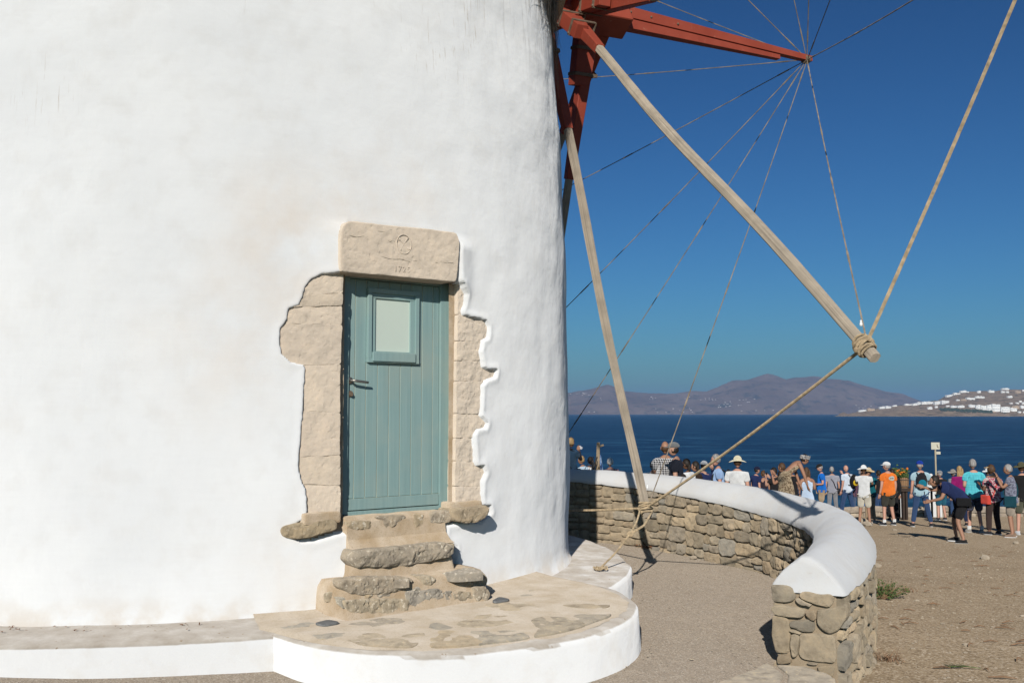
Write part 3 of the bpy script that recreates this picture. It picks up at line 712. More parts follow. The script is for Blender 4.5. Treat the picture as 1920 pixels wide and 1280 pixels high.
# lintel: one big dressed block, proud of the plaster, with a worn carved roundel
LD = 3.758
LP = [on_door(x, y, LD) for x, y in [(640,509),(639,480),(640,440),(643,423),(650,416),(662,414),(720,421),(795,428),(857,436),(863,455),(861,487),(857,529),(800,524),(740,518),(690,514)]]
def build_lintel():
    O, ex, ey, n = dframe(LD); P = smooth_poly(resample([Vector(p) for p in LP], .03), 1)
    lint = stone('lintel', P, dframe(LD), MAT_JAMB, mill, .36, .010, .003, 3, .003, 9, fine=.017, relief=.0045)
    cx, cz = on_door(757, 458, LD); rad = .066; em = MB()
    ring = [door_pt(cx + rad * math.cos(a), LD + .004, cz + rad * 1.12 * math.sin(a)) for a in np.linspace(0, 2 * math.pi, 40)]
    em.tube(ring, .0042, 6, False)
    for q in range(4):
        a0 = math.pi / 4 + q * math.pi / 2 + .12; pts = [door_pt(cx + rad * f * math.cos(a0 + .5 * (f - .5) ** 2), LD + .001, cz + rad * 1.1 * f * math.sin(a0 + .5 * (f - .5) ** 2)) for f in np.linspace(.06, .86, 8)]
        em.tube(pts, [.0015 + .0095 * f ** 1.2 for f in np.linspace(0, 1, 8)], 6)
    em.build('carved_roundel', MAT_JAMB, lint)
    sc2 = MB()                                               # worn hairline courses and the faint date cut below
    for (x0, y0, x1, y1) in ((644,442,690,444),(728,452,741,452),(646,484,700,487),(715,482,770,490),(775,488,850,494),(700,436,735,432)):
        pts = [];
        for k in range(9):
            f = k / 8; s_, z_ = on_door(x0 + (x1 - x0) * f, y0 + (y1 - y0) * f + 1.3 * math.sin(f * 9 + x0), LD); pts.append(door_pt(s_, LD + .0005, z_))
        sc2.tube(pts, [.0008 + .0022 * math.sin(k / 8 * math.pi) for k in range(9)], 5)
    sc2.build('chisel_line', MAT_SILL, lint)
    cu = bpy.data.curves.new('carved_date', 'FONT'); cu.body = '1725'; cu.size = .062; cu.extrude = .001; cu.space_character = 1.25
    to = bpy.data.objects.new('text', cu); COL.objects.link(to); me = bpy.data.meshes.new_from_object(to.evaluated_get(bpy.context.evaluated_depsgraph_get())); bpy.data.objects.remove(to); me.materials.clear(); o = bpy.data.objects.new('carved_date', me); COL.objects.link(o)
    s0, z0 = on_door(738, 508, LD); p = door_pt(s0, LD + .0028, z0)
    o.matrix_world = Matrix.Translation(p) @ Matrix((E1, UP, ND)).transposed().to_4x4()
    o.parent = lint; o.matrix_parent_inverse = Matrix.Translation(base_of(mill)).inverted(); me.materials.append(MAT_JAMB)
build_lintel()

# --- the door
FD = 3.56
def dr(px0, py0, px1, py1, D):
    (a, b), (c, d) = on_door(px0, py0, D), on_door(px1, py1, D); return a, b, c, d
S0, _ = on_door(630, 966, FD); S1, _ = on_door(843, 950, FD)
ZT = on_door(845, 526, FD)[1]; ZB = on_door(740, 958, FD)[1]
def dbox(mb, s0, s1, z0, z1, Dback, Dfront, bev=.003):
    mb.box(MC + E1 * (s0 + s1) / 2 + ND * (Dback + Dfront) / 2 + UP * (z0 + z1) / 2, E1 * (s1 - s0) / 2, ND * (Dfront - Dback) / 2, UP * (z1 - z0) / 2, bev); return mb
L0 = on_door(652, 950, FD)[0]; L1 = on_door(824, 940, FD)[0]; LT = ZT - .06; LB = ZB + .025
fr = MB()
dbox(fr, S0 - .06, L0 - .004, ZB, ZT + .1, FD - .12, FD); dbox(fr, L1 + .004, S1 + .03, ZB, ZT + .1, FD - .12, FD)
dbox(fr, L0 - .004, L1 + .004, LT + .004, ZT + .1, FD - .12, FD - .001); dbox(fr, L0 - .004, L1 + .004, ZB - .01, LB - .004, FD - .12, FD - .002)
fr.build('door_frame', MAT_DOOR, mill)
dbk = MB(); dbox(dbk, L0, L1, LB, LT, FD - .075, FD - .0275, 0); door = dbk.build('door', MAT_PUTTY, mill)
gx = [652, 664.5, 685.5, 707.5, 729, 750, 771, 791, 811, 824]
ge = [on_door(x, 800, FD - .02)[0] for x in gx]; ge[0] = L0; ge[-1] = L1
WS0, WZ0, WS1, WZ1 = dr(689, 679, 786, 548, FD)
for i in range(len(gx) - 1):
    a, b = ge[i] + (.0 if i == 0 else .0030), ge[i + 1] - (.0 if i == len(gx) - 2 else .0030)
    def pl(s0, s1, z0, z1): dbox(MB(), s0, s1, z0, z1, FD - .055, FD - .022, .003).build('plank', MAT_DOOR, door)
    if b > WS0 + .005 and a < WS1 - .005:
        if a < WS0 - .004: pl(a, WS0, WZ0, WZ1)
        if b > WS1 + .004: pl(WS1, b, WZ0, WZ1)
        pl(a, b, LB + .09, WZ0 - .001); pl(a, b, WZ1 + .001, LT)
    else: pl(a, b, LB + .09, LT)
dbox(MB(), L0, L1, LB + .003, LB + .087, FD - .055, FD - .008, .004).build('bottom_rail', MAT_DOOR, door)
def ring_frame(mb, s0, z0, s1, z1, t, Db, Df):
    dbox(mb, s0, s1, z1 - t, z1, Db, Df); dbox(mb, s0, s1, z0, z0 + t, Db, Df - .0015)
    dbox(mb, s0, s0 + t, z0 + t, z1 - t, Db, Df - .003); dbox(mb, s1 - t, s1, z0 + t, z1 - t, Db, Df - .003)
wf = MB(); ring_frame(wf, WS0, WZ0, WS1, WZ1, .034, FD - .07, FD + .010)
ring_frame(wf, WS0 + .034, WZ0 + .05, WS1 - .034, WZ1 - .034, .04, FD - .07, FD - .008)
wf.build('window_frame', MAT_DOOR, door)
a, b, c, d = dr(697, 677, 777, 663, FD); dbox(MB(), a, c, b, d, FD - .02, FD + .022, .006).build('drip_rail', MAT_DOOR, door)
a, b, c, d = dr(703, 660, 765, 565, FD - .04); dbox(MB(), a - .01, c + .01, b - .01, d + .01, FD - .05, FD - .0245, 0).build('window_pane', MAT_FROST, door)
hs, hz = on_door(657.5, 713, FD); hd = MB()
hd.tube([door_pt(hs, FD - .024, hz), door_pt(hs, FD - .010, hz)], .026, 14); hd.tube([door_pt(hs, FD - .02, hz), door_pt(hs, FD + .036, hz - .002)], .010, 10)
hd.tube([door_pt(hs - .008, FD + .036, hz), door_pt(hs + .03, FD + .042, hz - .004), door_pt(hs + .085, FD + .042, hz - .010), door_pt(hs + .128, FD + .040, hz - .014)], [.0105, .0105, .010, .009], 10)
hd.build('handle', MAT_STEEL, door, smooth=True)
ks, kz = on_door(658.5, 738, FD); kl = MB(); kl.tube([door_pt(ks, FD - .024, kz), door_pt(ks, FD - .012, kz)], .024, 14); kl.tube([door_pt(ks, FD - .02, kz - .004), door_pt(ks, FD + .006, kz - .004)], .015, 10)
kl.build('lock', MAT_IRON, door)

# --- threshold with its embedded stones, and the two weathered slabs sticking out either side
C3 = lambda P: [(500 + x / 3.764, 940 + y / 3.764) for x, y in P]
TD = 3.705
th = MB(); zt = SILL_Z + .004
prof = [(3.40, zt - .01), (TD - .03, zt - .012), (TD, zt - .05), (TD + .004, zt - .11), (TD + .012, zt - .17), (TD + .07, zt - .225), (TD + .13, zt - .24), (3.4, zt - .24)]
sa, sb = on_door(650, 1000, TD)[0], on_door(834, 985, TD)[0]; n_ = 26; V = []
for i in range(n_ + 1):
    s = sa + (sb - sa) * i / n_
    for D, z in prof: V.append(door_pt(s, D + .008 * noise.noise(Vector((s * 9, z * 9, 1))), z + .006 * noise.noise(Vector((s * 7, D * 9, 4)))))
m_ = len(prof); th.add(V, [(i * m_ + k, i * m_ + k + 1, (i + 1) * m_ + k + 1, (i + 1) * m_ + k) for i in range(n_) for k in range(m_ - 1)] + [tuple(range(m_))[::-1], tuple(n_ * m_ + k for k in range(m_))])
th.build('threshold', MAT_RENDER, mill)
for i, P in enumerate([[(560,140),(640,132),(735,135),(742,165),(730,196),(650,200),(575,190)], [(762,105),(860,95),(985,96),(985,120),(935,150),(880,188),(840,190),(820,150)], [(1045,85),(1105,82),(1105,150),(1070,192),(1042,180)], [(1145,80),(1230,65),(1325,62),(1332,110),(1300,150),(1150,152)]]):
    stone('sill_stone', [on_door(x, y, TD) for x, y in C3(P)], dframe(TD + .008), MAT_SILL, mill, .08, .012, .004, i + 20, .006, 20, .018, fine=.014, relief=.007)
stone('sill_slab', [on_door(x, y, 3.76) for x, y in C3([(165,215),(185,185),(250,165),(330,150),(420,128),(505,125),(522,160),(520,205),(470,225),(390,245),(330,268),(240,278),(180,258)])], dframe(3.77), MAT_SLAB, mill, .22, .030, .008, 31, .007, 14, .018, fine=.015, relief=.007, warp=lambda x: math.sqrt(3.80 ** 2 - x * x) - 3.80 + .01)
stone('sill_slab', [on_door(x, y, 3.80) for x, y in C3([(1335,60),(1400,45),(1500,38),(1545,25),(1570,45),(1562,85),(1545,120),(1480,148),(1400,152),(1345,145)])], dframe(3.81), MAT_SLAB, mill, .30, .02, .008, 33, .008, 16, .018, fine=.015, relief=.008)
for (x0, y0, x1, y1, D) in ((572, 958, 640, 985, 3.70), (846, 938, 905, 962, 3.70)):
    a, b, c, d = dr(x0, y1, x1, y0, D); dbox(MB(), a, c, b, d, 3.4, D, .02).build('sill_bedding', MAT_RENDER, mill)

# ------------------------------------------------------------------ ledge round the mill, terrace, steps
LEDGE_Z = .33
TERR_PX = [(490,1186),(512,1189),(560,1203),(620,1214),(680,1221),(740,1225),(800,1226),(860,1225),(920,1220),(1000,1210),(1060,1200),(1110,1188),(1160,1170),(1188,1152),(1197,1138),(1193,1126),(1172,1111),(1140,1101),(1100,1092),(1070,1087),(1040,1082)]
TERR = [at_z(x, y, LEDGE_Z) for x, y in TERR_PX]
def set_worn(o, fn):
    me = o.data; at = me.attributes.new('worn', 'FLOAT', 'POINT')
    at.data.foreach_set('value', [fn(o.matrix_world @ v.co if not o.parent else v.co + base_of(o)) for v in me.vertices])
def sweep_edge(line, inner, name, zt, mat, wornfn, rnd=.045, hz=None, kind='structure'):
    """kerb-like mass: outer line (xy), inner line (xy), rounded top edge, face down to the yard"""
    V = []; prof = [(1.0, 0.0), (.55, .006), (.22, .003), (.10, -.002)]
    m = 0
    for i, (o, q) in enumerate(zip(line, inner)):
        o = Vector((o.x, o.y, 0)); q = Vector((q.x, q.y, 0)); d = o - q; L = d.length; d = d / L if L > 1e-6 else Vector((1, 0, 0))
        zz = zt(o) if callable(zt) else zt; g = yard_z(o.x, o.y); ring = []
        for f, dz_ in prof: ring.append((q + (o - q) * (1 - f) * (1 - rnd / max(L, .2)), zz + dz_ + (0 if f > .9 else -.012 * (1 - f))))
        for a in (75, 50, 25, 0): ring.append((o - d * rnd * (1 - math.cos(R_(a))), zz - .014 - rnd + rnd * math.sin(R_(a))))
        for f in (.33, .66, 1.0): ring.append((o + d * .015 * f, (zz - .014 - rnd) * (1 - f) + (g - .04) * f))
        m = len(ring)
        for p, z in ring:
            v = Vector((p.x, p.y, z)); nn = .008 * noise.noise(v * 3.) + .004 * noise.noise(v * 11)
            V.append((v.x + d.x * nn, v.y + d.y * nn, v.z + .4 * nn + .006 * noise.noise(v * 2.1)))
    n = len(line); o = mesh_obj(name, V, [(i * m + k, (i + 1) * m + k, (i + 1) * m + k + 1, i * m + k + 1) for i in range(n - 1) for k in range(m - 1)], mat, smooth=True)
    set_worn(o, wornfn); tag(o, kind=kind); return o
def ledge_ring(a0, a1, n, Ro, zt):
    A = [R_(a0 + (a1 - a0) * i / n) for i in range(n + 1)]
    return [MC + Vector((math.cos(a), math.sin(a), 0)) * Ro(a) for a in A], [MC + Vector((math.cos(a), math.sin(a), 0)) * 3.66 for a in A]
lo, li = ledge_ring(-175, -66, 130, lambda a: 4.27 - .03 * math.sin(a * 3), 0)
def wtop(zt): return lambda p: 1.0 if p.z > zt - .03 else (.3 if p.z > zt - .055 else 0.)
sweep_edge(lo, li, 'ledge', LEDGE_Z + .01, MAT_LEDGE, wtop(LEDGE_Z + .01))
lo2, li2 = ledge_ring(-28, 60, 90, lambda a: 4.30 - .02 * math.sin(a * 5) + (0.04 if a < -.1 else 0), 0)
sweep_edge(lo2, li2, 'ledge', lambda o: .285, MAT_LEDGE, lambda p: (.62 if p.z > .24 else 0), .06)
# terrace in front of the steps
tl = catmull([(p.x, p.y, 0) for p in TERR], 6)
inn = []
for p in tl:
    d = Vector((p.x, p.y, 0)) - MC; inn.append(MC + d.normalized() * 3.68)
terrace = sweep_edge(tl, inn, 'terrace', LEDGE_Z + .012, MAT_LEDGE, lambda p: (1 if p.z > LEDGE_Z - .012 else (.55 if p.z > LEDGE_Z - .03 else 0)), .05)
BASE[terrace.name] = Vector((0, 0, 0))
# sandy screed laid over the terrace, its edge ragged
scr = []
for p in tl:
    d = (Vector((p.x, p.y, 0)) - MC); L = d.length; j = .10 + .035 * noise.noise(p * 4) + .02 * noise.noise(p * 13)
    scr.append(MC + d.normalized() * (L - j))
ns = 9; V = []
for p in scr:
    d = p - MC; L = d.length; d.normalize()
    for k in range(ns):
        r = 3.69 + (L - 3.69) * k / (ns - 1); q = MC + d * r
        V.append((q.x, q.y, LEDGE_Z + .017 + .006 * noise.noise(q * 2.5) - (.02 if k == ns - 1 else 0) + .03 * max(0, 1 - (r - 3.69) / .25) ** 2))
n = len(scr); mesh_obj('screed', V, [(i * ns + k, i * ns + k + 1, (i + 1) * ns + k + 1, (i + 1) * ns + k)[::-1] for i in range(n - 1) for k in range(ns - 1)], MAT_TERR, terrace, smooth=True)
C5 = lambda P: [(720 + x / 3.84, 1080 + y / 3.84) for x, y in P]
FL = [C5(P) for P in ([(665,400),(800,393),(960,395),(1050,440),(1040,470),(900,490),(800,500),(730,470)], [(1110,320),(1180,300),(1350,308),(1470,350),(1550,385),(1530,410),(1380,425),(1220,435),(1160,370)],
 [(1380,285),(1500,270),(1660,280),(1780,290),(1800,310),(1760,340),(1600,350),(1500,340)], [(540,310),(640,290),(800,270),(940,275),(985,290),(930,315),(800,340),(690,350),(600,345)], [(380,430),(430,395),(510,395),(620,430),(700,470),(720,490),(600,497),(400,495)],
 [(770,200),(900,180),(1090,195),(1190,215),(1080,230),(900,235)], [(930,120),(1060,97),(1120,105),(1100,128),(1000,135)], [(300,350),(400,325),(490,360),(400,375)], [(1300,198),(1450,190),(1600,203),(1540,222),(1350,220)], [(1400,112),(1560,122),(1600,148),(1480,150)])]
FL += [C3(P) for P in ([(560,870),(750,830),(860,815),(1000,835),(900,860),(740,885)], [(610,960),(760,915),(1050,905),(1070,950),(1000,1000),(760,1008)], [(120,870),(300,850),(480,890),(380,915),(200,910)], [(260,905),(480,900),(560,940),(400,960)])]
for i, P in enumerate(FL):
    q = [at_z(x, y, LEDGE_Z + .022) for x, y in P]; cq = sum(q, Vector()) / len(q); q = [cq + (v_ - cq) * 1.3 for v_ in q]
    for k_, v_ in enumerate(q):                               # keep clear of the white rim
        d_ = Vector((v_.x, v_.y, 0)) - MC; ed = min(tl, key=lambda e_: abs(math.atan2(e_.y - MC.y, e_.x - MC.x) - math.atan2(d_.y, d_.x))); mx = (Vector((ed.x, ed.y, 0)) - MC).length - .15
        if d_.length > mx: q[k_] = MC + d_.normalized() * mx
    stone('flagstone', [(p.x, p.y) for p in q], (Vector((0, 0, LEDGE_Z + .0155)), Vector((1, 0, 0)), Vector((0, 1, 0)), UP), MAT_FLAG, terrace, .05, .004, .002, i + 50, .003, 9, .05)
MAT_SLATE = M('grey_slate', (.20, .20, .195), .7, .25, 18, .3)
for P, lab in ((C3([(335,837),(440,815),(520,830),(410,852)]), 'thin grey slate piece lying by the left foot of the steps'), (C3([(1588,684),(1640,655),(1722,672),(1620,690)]), 'grey slate wedge lying at the right foot of the steps')):
    q = [at_z(x, y, LEDGE_Z + .05) for x, y in P]; c = sum(q, Vector()) / 4; mb = MB()
    stone('', [(p.x - c.x, p.y - c.y) for p in q], (Vector((c.x, c.y, LEDGE_Z + .036)), Vector((1, 0, 0)), Vector((0, 1, 0)), UP), None, None, .014, .003, .001, 5, .002, 9, .03, mb)
    tag(mb.build('slate_piece', MAT_SLATE, loc=(c.x, c.y, LEDGE_Z + .03)), lab, 'slate')

steps = empty('entrance_steps', door_pt(-.2, 3.9, LEDGE_Z), 'two worn stone and mortar steps rising from the terrace to the teal door', 'steps')
def step_mass(name, s0, s1, Db, D, z0, z1, splay, mat, rnd=.06, seed=0):
    """mortar body of a step: splayed foot, rounded nosing"""
    n = 40; prof = [(Db, z1)]
    for f in (.3, .6, .85): prof.append((Db + (D - rnd - Db) * f, z1 + .006))
    for a in (70, 45, 20, 0): prof.append((D - rnd + rnd * math.cos(R_(a)), z1 - rnd + rnd * math.sin(R_(a))))
    for f in (.3, .6, .85, 1.0): prof.append((D + splay * f * f, (z1 - rnd) * (1 - f) + (z0 - .03) * f))
    m = len(prof); V = []
    for i in range(n + 1):
        f = i / n; e = 2 * f - 1; cr = 1 - max(0, abs(e) - .94) / .06; cr = math.sqrt(max(0, 1 - (1 - cr) ** 2))
        for k, (dd, z) in enumerate(prof):
            out = splay * max(0, (z1 - z)) * 1.2
            s = (s0 + s1) / 2 + e * ((s1 - s0) / 2 + (out if k > 4 else 0)); Dq = Db + (dd - Db) * (.35 + .65 * cr); zz = z - (1 - cr) * .05 * (z > z0 + .05)
            v = door_pt(s, Dq, zz); a = noise.noise(v * 5 + Vector((seed, 0, 0))) * .014 + noise.noise(v * 14) * .006
            V.append(v + ND * a + UP * (a * .6 if z > z0 else 0))
    mesh_obj(name, V, [(i * m + k, i * m + k + 1, (i + 1) * m + k + 1, (i + 1) * m + k) for i in range(n) for k in range(m - 1)] + [tuple(range(m))[::-1], tuple(n * m + k for k in range(m))], mat, steps, smooth=True)
LSD, USD = 4.03, 3.88
ZL = on_door(780, 1083, LSD)[1]; ZU = on_door(760, 1031, USD)[1]
la, lb = on_door(644, 1102, LSD)[0], on_door(912, 1066, LSD)[0]; ua, ub = on_door(668, 1046, USD)[0], on_door(857, 1017, USD)[0]
step_mass('lower_step', la, lb, 3.45, LSD, LEDGE_Z + .01, ZL, .06, MAT_RENDER, .05, 1)
step_mass('upper_step', ua + .01, ub - .01, 3.45, USD - .02, ZL - .02, ZU - .01, .05, MAT_RENDER, .05, 2)
for i, P in enumerate([[(545,562),(680,542),(990,540),(1022,560),(960,620),(830,650),(620,655),(550,610)], [(580,705),(650,700),(730,690),(960,690),(985,720),(960,770),(760,790),(620,785)], [(1000,640),(1180,625),(1232,632),(1188,690),(1150,742),(1060,748),(1005,720)],
     [(1197,652),(1305,632),(1285,720),(1195,722)], [(1320,640),(1440,638),(1450,700),(1330,712)], [(1462,612),(1540,595),(1572,640),(1568,695),(1480,700)], [(1335,525),(1440,505),(1545,510),(1556,545),(1550,588),(1430,592),(1340,570)], [(1080,530),(1180,530),(1180,580),(1110,588)],
     [(760,652),(905,645),(905,672),(800,682)], [(1000,640),(1060,600),(1140,610),(1080,636)], [(395,640),(440,640),(430,715),(400,710)], [(462,668),(520,680),(522,755),(490,720)], [(1010,745),(1060,752),(1050,775),(1010,772)], [(690,655),(745,655),(735,682),(695,680)], [(1440,705),(1475,703),(1470,735),(1436,732)]]):
    if i in (10, 11):                                     # these two sit in the step's left flank
        def on_side(px, py, s_): d = ray(px, py); k_ = (s_ + MC.dot(E1)) / d.dot(E1); q = Vector((0, 0, CZ)) + d * k_; return -(q - MC).dot(ND), q.z
        stone('step_stone', [on_side(x, y, la - .015) for x, y in C3(P)], (MC + E1 * (la - .012), -ND, UP, -E1), MAT_SILL, steps, .12, .012, .004, i + 70, .007, 20, .018, fine=.015, relief=.006); continue
    ccx = sum(x for x, _ in P) / len(P); ccy = sum(y for _, y in P) / len(P); gs = 1.06 if i in (0, 6) else 1.17; P = [(ccx + (x - ccx) * gs, ccy + (y - ccy) * gs) for x, y in P]
    D = LSD + (.016 if i in (0, 6) else .006) + (.026 if i in (1, 5) else .012 if i in (2, 3, 4) else 0)
    stone('step_stone', [on_door(x, y, D) for x, y in C3(P)], dframe(D + .004), MAT_SILL, steps, .14, .014, .005, i + 70, .008, 20, .018, fine=.014, relief=.009)
# the big slab of the upper step
stone('step_stone', [on_door(x, y, USD + .03) for x, y in C3([(640,352),(760,340),(1000,318),(1260,290),(1335,312),(1345,370),(1285,400),(1150,438),(980,462),(880,470),(660,470),(615,425)])], dframe(USD + .028), MAT_TREAD, steps, .2, .035, .008, 90, .012, 12, .02, fine=.016, relief=.011)
# worn top faces of the slabs
for P, D, z in (([(640,350),(650,330),(860,300),(1090,270),(1260,265),(1330,300),(1000,325),(760,345)], USD, ZU + .004), ([(545,560),(700,537),(930,522),(1020,548),(980,552),(700,560)], LSD, ZL + .008), ([(1225,500),(1400,466),(1500,478),(1535,500),(1440,508),(1330,514)], LSD, ZL + .004)):
    q = [at_z(x, y, z) for x, y in C3(P)]
    stone('step_stone', [(p.x, p.y) for p in q], (Vector((0, 0, z + .004)), Vector((1, 0, 0)), Vector((0, 1, 0)), UP), MAT_SILL, steps, .06, .010, .003, int(z * 99), .004, 12, .03, fine=.03, relief=.005)

# ------------------------------------------------------------------ parapet: rubble wall under a whitewashed coping
par = empty('parapet_wall', (2.1, 7.0, 0), 'curved rubble stone parapet with a rounded whitewashed coping round the yard', 'wall')
CAP_H = .235
def cap_h(s): return .235 - .075 * min(1, max(0, (s - 4.6) / 3.2))
def build_parapet():
    prof = [(.255, -CAP_H - .012), (.266, -CAP_H + .03), (.252, -.165), (.215, -.105), (.16, -.055), (.10, -.02), (.035, 0.), (-.04, -.004), (-.11, -.034), (-.175, -.09), (-.222, -.15), (-.252, -.20), (-.256, -CAP_H - .012)]
    ss = np.concatenate([[.0, .012, .04], np.arange(.09, SL[-1], .09)]); V = []; m = len(prof)
    for i, s in enumerate(ss):
        p, t, n = crest(s); k = (.93, .975, 1.)[i] if i < 3 else 1.
        for u, z in prof:
            tri = .262 * (min(1, -z / CAP_H)) ** .78 * (1 if u > 0 else -1); bl_ = .65 * max(0, 1 - s / 1.6); u = u * (1 - bl_) + tri * bl_ if -CAP_H < z < -.001 else u
            q = p + n * u * k + UP * (((z + CAP_H) * k - CAP_H) * cap_h(s) / CAP_H); a = noise.noise(q * 2.5) * .014 + noise.noise(q * 8) * .005
            V.append(q + n * a + UP * (a * .8 + (.012 * noise.noise(Vector((q.x * 9, q.y * 9, u * 5))) if z < -CAP_H else 0)))
    Fc = [(i * m + k, i * m + k + 1, (i + 1) * m + k + 1, (i + 1) * m + k)[::-1] for i in range(len(ss) - 1) for k in range(m - 1)]
    Fc += [(i * m + m - 1, i * m, (i + 1) * m, (i + 1) * m + m - 1)[::-1] for i in range(len(ss) - 1)]
    Fc.append(tuple(range(m)))
    o = mesh_obj('coping', V, Fc, MAT_COPING, par, smooth=True)
    try:
        o.data.set_sharp_from_angle(angle=R_(50))
    except Exception: pass
    V = []; ss = np.concatenate([[.03], np.arange(.15, SL[-1], .15)])
    for s in ss:
        p, t, n = crest(s); i_ = p + n * (HWALL - .05); o_ = p - n * (HWALL - .05); bo = min(terr(o_.x, o_.y), yard_z(o_.x, o_.y)) - .5
        for q, z in ((i_, yard_z(i_.x, i_.y) - .15), (i_, p.z - cap_h(s) - .004), (o_, p.z - cap_h(s) - .004), (o_, bo)):
            v = Vector((q.x, q.y, z)); V.append(v + n * .015 * noise.noise(v * 6))
    mesh_obj('mortar_core', V, [(i * 4 + k, (i + 1) * 4 + k, (i + 1) * 4 + k + 1, i * 4 + k + 1) for i in range(len(ss) - 1) for k in range(3)] + [(0, 1, 2, 3)], MAT_MORTAR, par)
build_parapet()
def split(x0, y0, x1, y1, rnd, out, aw=.215, ah=.135, y_free=False):
    w_, h_ = x1 - x0, y1 - y0; sx, sy = aw * rnd.uniform(.72, 1.5), ah * rnd.uniform(.7, 1.45)
    if w_ <= sx * 1.25 and h_ <= sy * 1.3: out.append((x0, y0, x1, y1)); return
    if w_ / aw > h_ / ah * 1.05:
        f = x0 + w_ * rnd.uniform(.36, .64); split(x0, y0, f, y1, rnd, out, aw, ah); split(f, y0, x1, y1, rnd, out, aw, ah)
    else:
        f = y0 + h_ * rnd.uniform(.36, .64); split(x0, y0, x1, f, rnd, out, aw, ah); split(x0, f, x1, y1, rnd, out, aw, ah)
def rubble_poly(r, rnd, gap=.003):
    x0, y0, x1, y1 = r; w_, h_ = x1 - x0, y1 - y0; g = gap; P = []
    cj = min(w_, h_) * .12
    C = [(x0 + g, y0 + g), (x1 - g, y0 + g), (x1 - g, y1 - g), (x0 + g, y1 - g)]
    C = [(x + rnd.uniform(-.25, 1) * cj * (1 if i in (0, 3) else -1), y + rnd.uniform(-.25, .9) * cj * (1 if i < 2 else -1)) for i, (x, y) in enumerate(C)]
    for i in range(4):
        a, b = Vector(C[i]), Vector(C[(i + 1) % 4]); e = b - a; nrm = Vector((e.y, -e.x)).normalized()
        cut = rnd.uniform(.10, .22); P.append(a.lerp(b, cut)); P.append(a.lerp(b, .5) + nrm * rnd.uniform(-.4, .9) * cj * .5); P.append(a.lerp(b, 1 - rnd.uniform(.10, .22)))
    return P
def build_rubble():
    rnd = random.Random(11); rest = MB(); cells = []
    x = -.0
    split(0.02, 0.0, SL[-1] - .1, .88, rnd, cells); singles = 0; camp = Vector((0, 0, CZ))
    def face(side, cells, aw=None):
        nonlocal singles
        for r in cells:
            s = (r[0] + r[2]) / 2; p, t, n = crest(s); nn = n * side; f0 = p + nn * HWALL; zc = p.z - cap_h(s) - .004
            zb = yard_z(f0.x, f0.y) if side > 0 else terr(f0.x, f0.y)
            if zc - r[1] < zb - .02: continue
            ex = t * (-1 if side > 0 else 1)
            if side < 0: ex = t
            P = rubble_poly(r, rnd); P = [(((q.x - s) * (1 if side < 0 else -1)) * (1.0 if side > 0 else 1.03), -q.y) for q in P]
            O = Vector((f0.x, f0.y, zc)) + nn * rnd.uniform(-.022, .02); n3 = (nn + UP * rnd.uniform(-.06, .06) + t * rnd.uniform(-.06, .06)).normalized()
            fr_ = (O, ex, UP, n3); ppx = proj(f0)[0]
            vis = nn.dot(camp - f0) > -.6 and ppx > 1050 and (side > 0 or s < 4.2)
            if vis and singles < 285:
                stone('stone', P, fr_, MAT_RUBBLE, par, .085, .010, .005, rnd.random() * 90, .009, 19); singles += 1
            else: stone('', P, fr_, None, None, .07, .02, .008, rnd.random() * 90, .006, 13, None, rest)
    oc = []; split(0.05, 0., 4.4, 1.25, rnd, oc, .19, .125)
    face(-1, oc)
    # order the inner stones nearest first, so the individually built ones are those that show largest
    face(1, sorted(cells, key=lambda r: (crest((r[0] + r[2]) / 2)[0]).y))
    oc2 = []; split(4.4, 0., SL[-1] - .1, 1.0, rnd, oc2, .26, .17); face(-1, oc2)
    tag(rest.build('rubble', MAT_RUBBLE, par), kind='stuff')
    # pier end, stone by stone
    p, t, n = crest(0); ex = -n; fr0 = (p, ex, UP, -t)
    def onp(px, py):
        d = ray(px, py); o = Vector((0, 0, CZ)); k = (p - t * .005 - o).dot(t) / d.dot(t); q = o + d * k - p; return q.dot(ex), q.z
    S = lambda P: [(1400 + x / 4.268, 980 + y / 4.268) for x, y in P]
    for i, P in enumerate([[(195,490),(290,500),(370,520),(385,590),(370,625),(300,640),(215,630),(190,560)], [(430,560),(470,545),(560,570),(660,572),(690,600),(665,672),(560,660),(470,620),(425,595)], [(385,600),(420,600),(470,640),(525,655),(440,655),(395,630)],
          [(190,660),(300,660),(440,690),(462,725),(430,755),(340,752),(240,735),(190,690)], [(470,705),(530,700),(555,740),(540,790),(505,775),(478,740)], [(570,700),(680,690),(785,660),(790,760),(740,840),(670,890),(610,850),(570,790)],
          [(200,750),(290,745),(335,790),(335,1020),(300,1040),(230,1030),(200,930)], [(345,790),(500,775),(540,800),(530,875),(450,870),(345,830)], [(340,850),(420,870),(440,890),(350,870)], [(355,885),(410,890),(418,920),(405,1065),(365,1070),(350,980)],
          [(430,900),(560,890),(690,915),(700,1110),(560,1105),(440,1085),(415,1050),(428,960)], [(700,690),(790,680),(790,600),(720,590)][:0], [(480,1115),(570,1130),(560,1145),(490,1130)], [(560,1150),(690,1140),(690,1230),(600,1230)], [(250,1060),(340,1060),(360,1120),(260,1130)]]):
        if not P: continue
        P2 = [onp(x, y) for x, y in S(P)]; cx_ = sum(x for x, _ in P2) / len(P2); cy_ = sum(y for _, y in P2) / len(P2); P2 = [(cx_ + (x - cx_) * 1.07, cy_ + (y - cy_) * 1.07) for x, y in P2]; P2 = [(max(-HWALL - .01, min(HWALL + .025, x)), y) for x, y in P2]
        stone('stone', P2, (p - t * (.012 + .02 * random.random()), ex, UP, -t), MAT_RUBBLE, par, .16, .016, .008, i + 130, .008, 13, .022, fine=.02, relief=.006)
build_rubble()

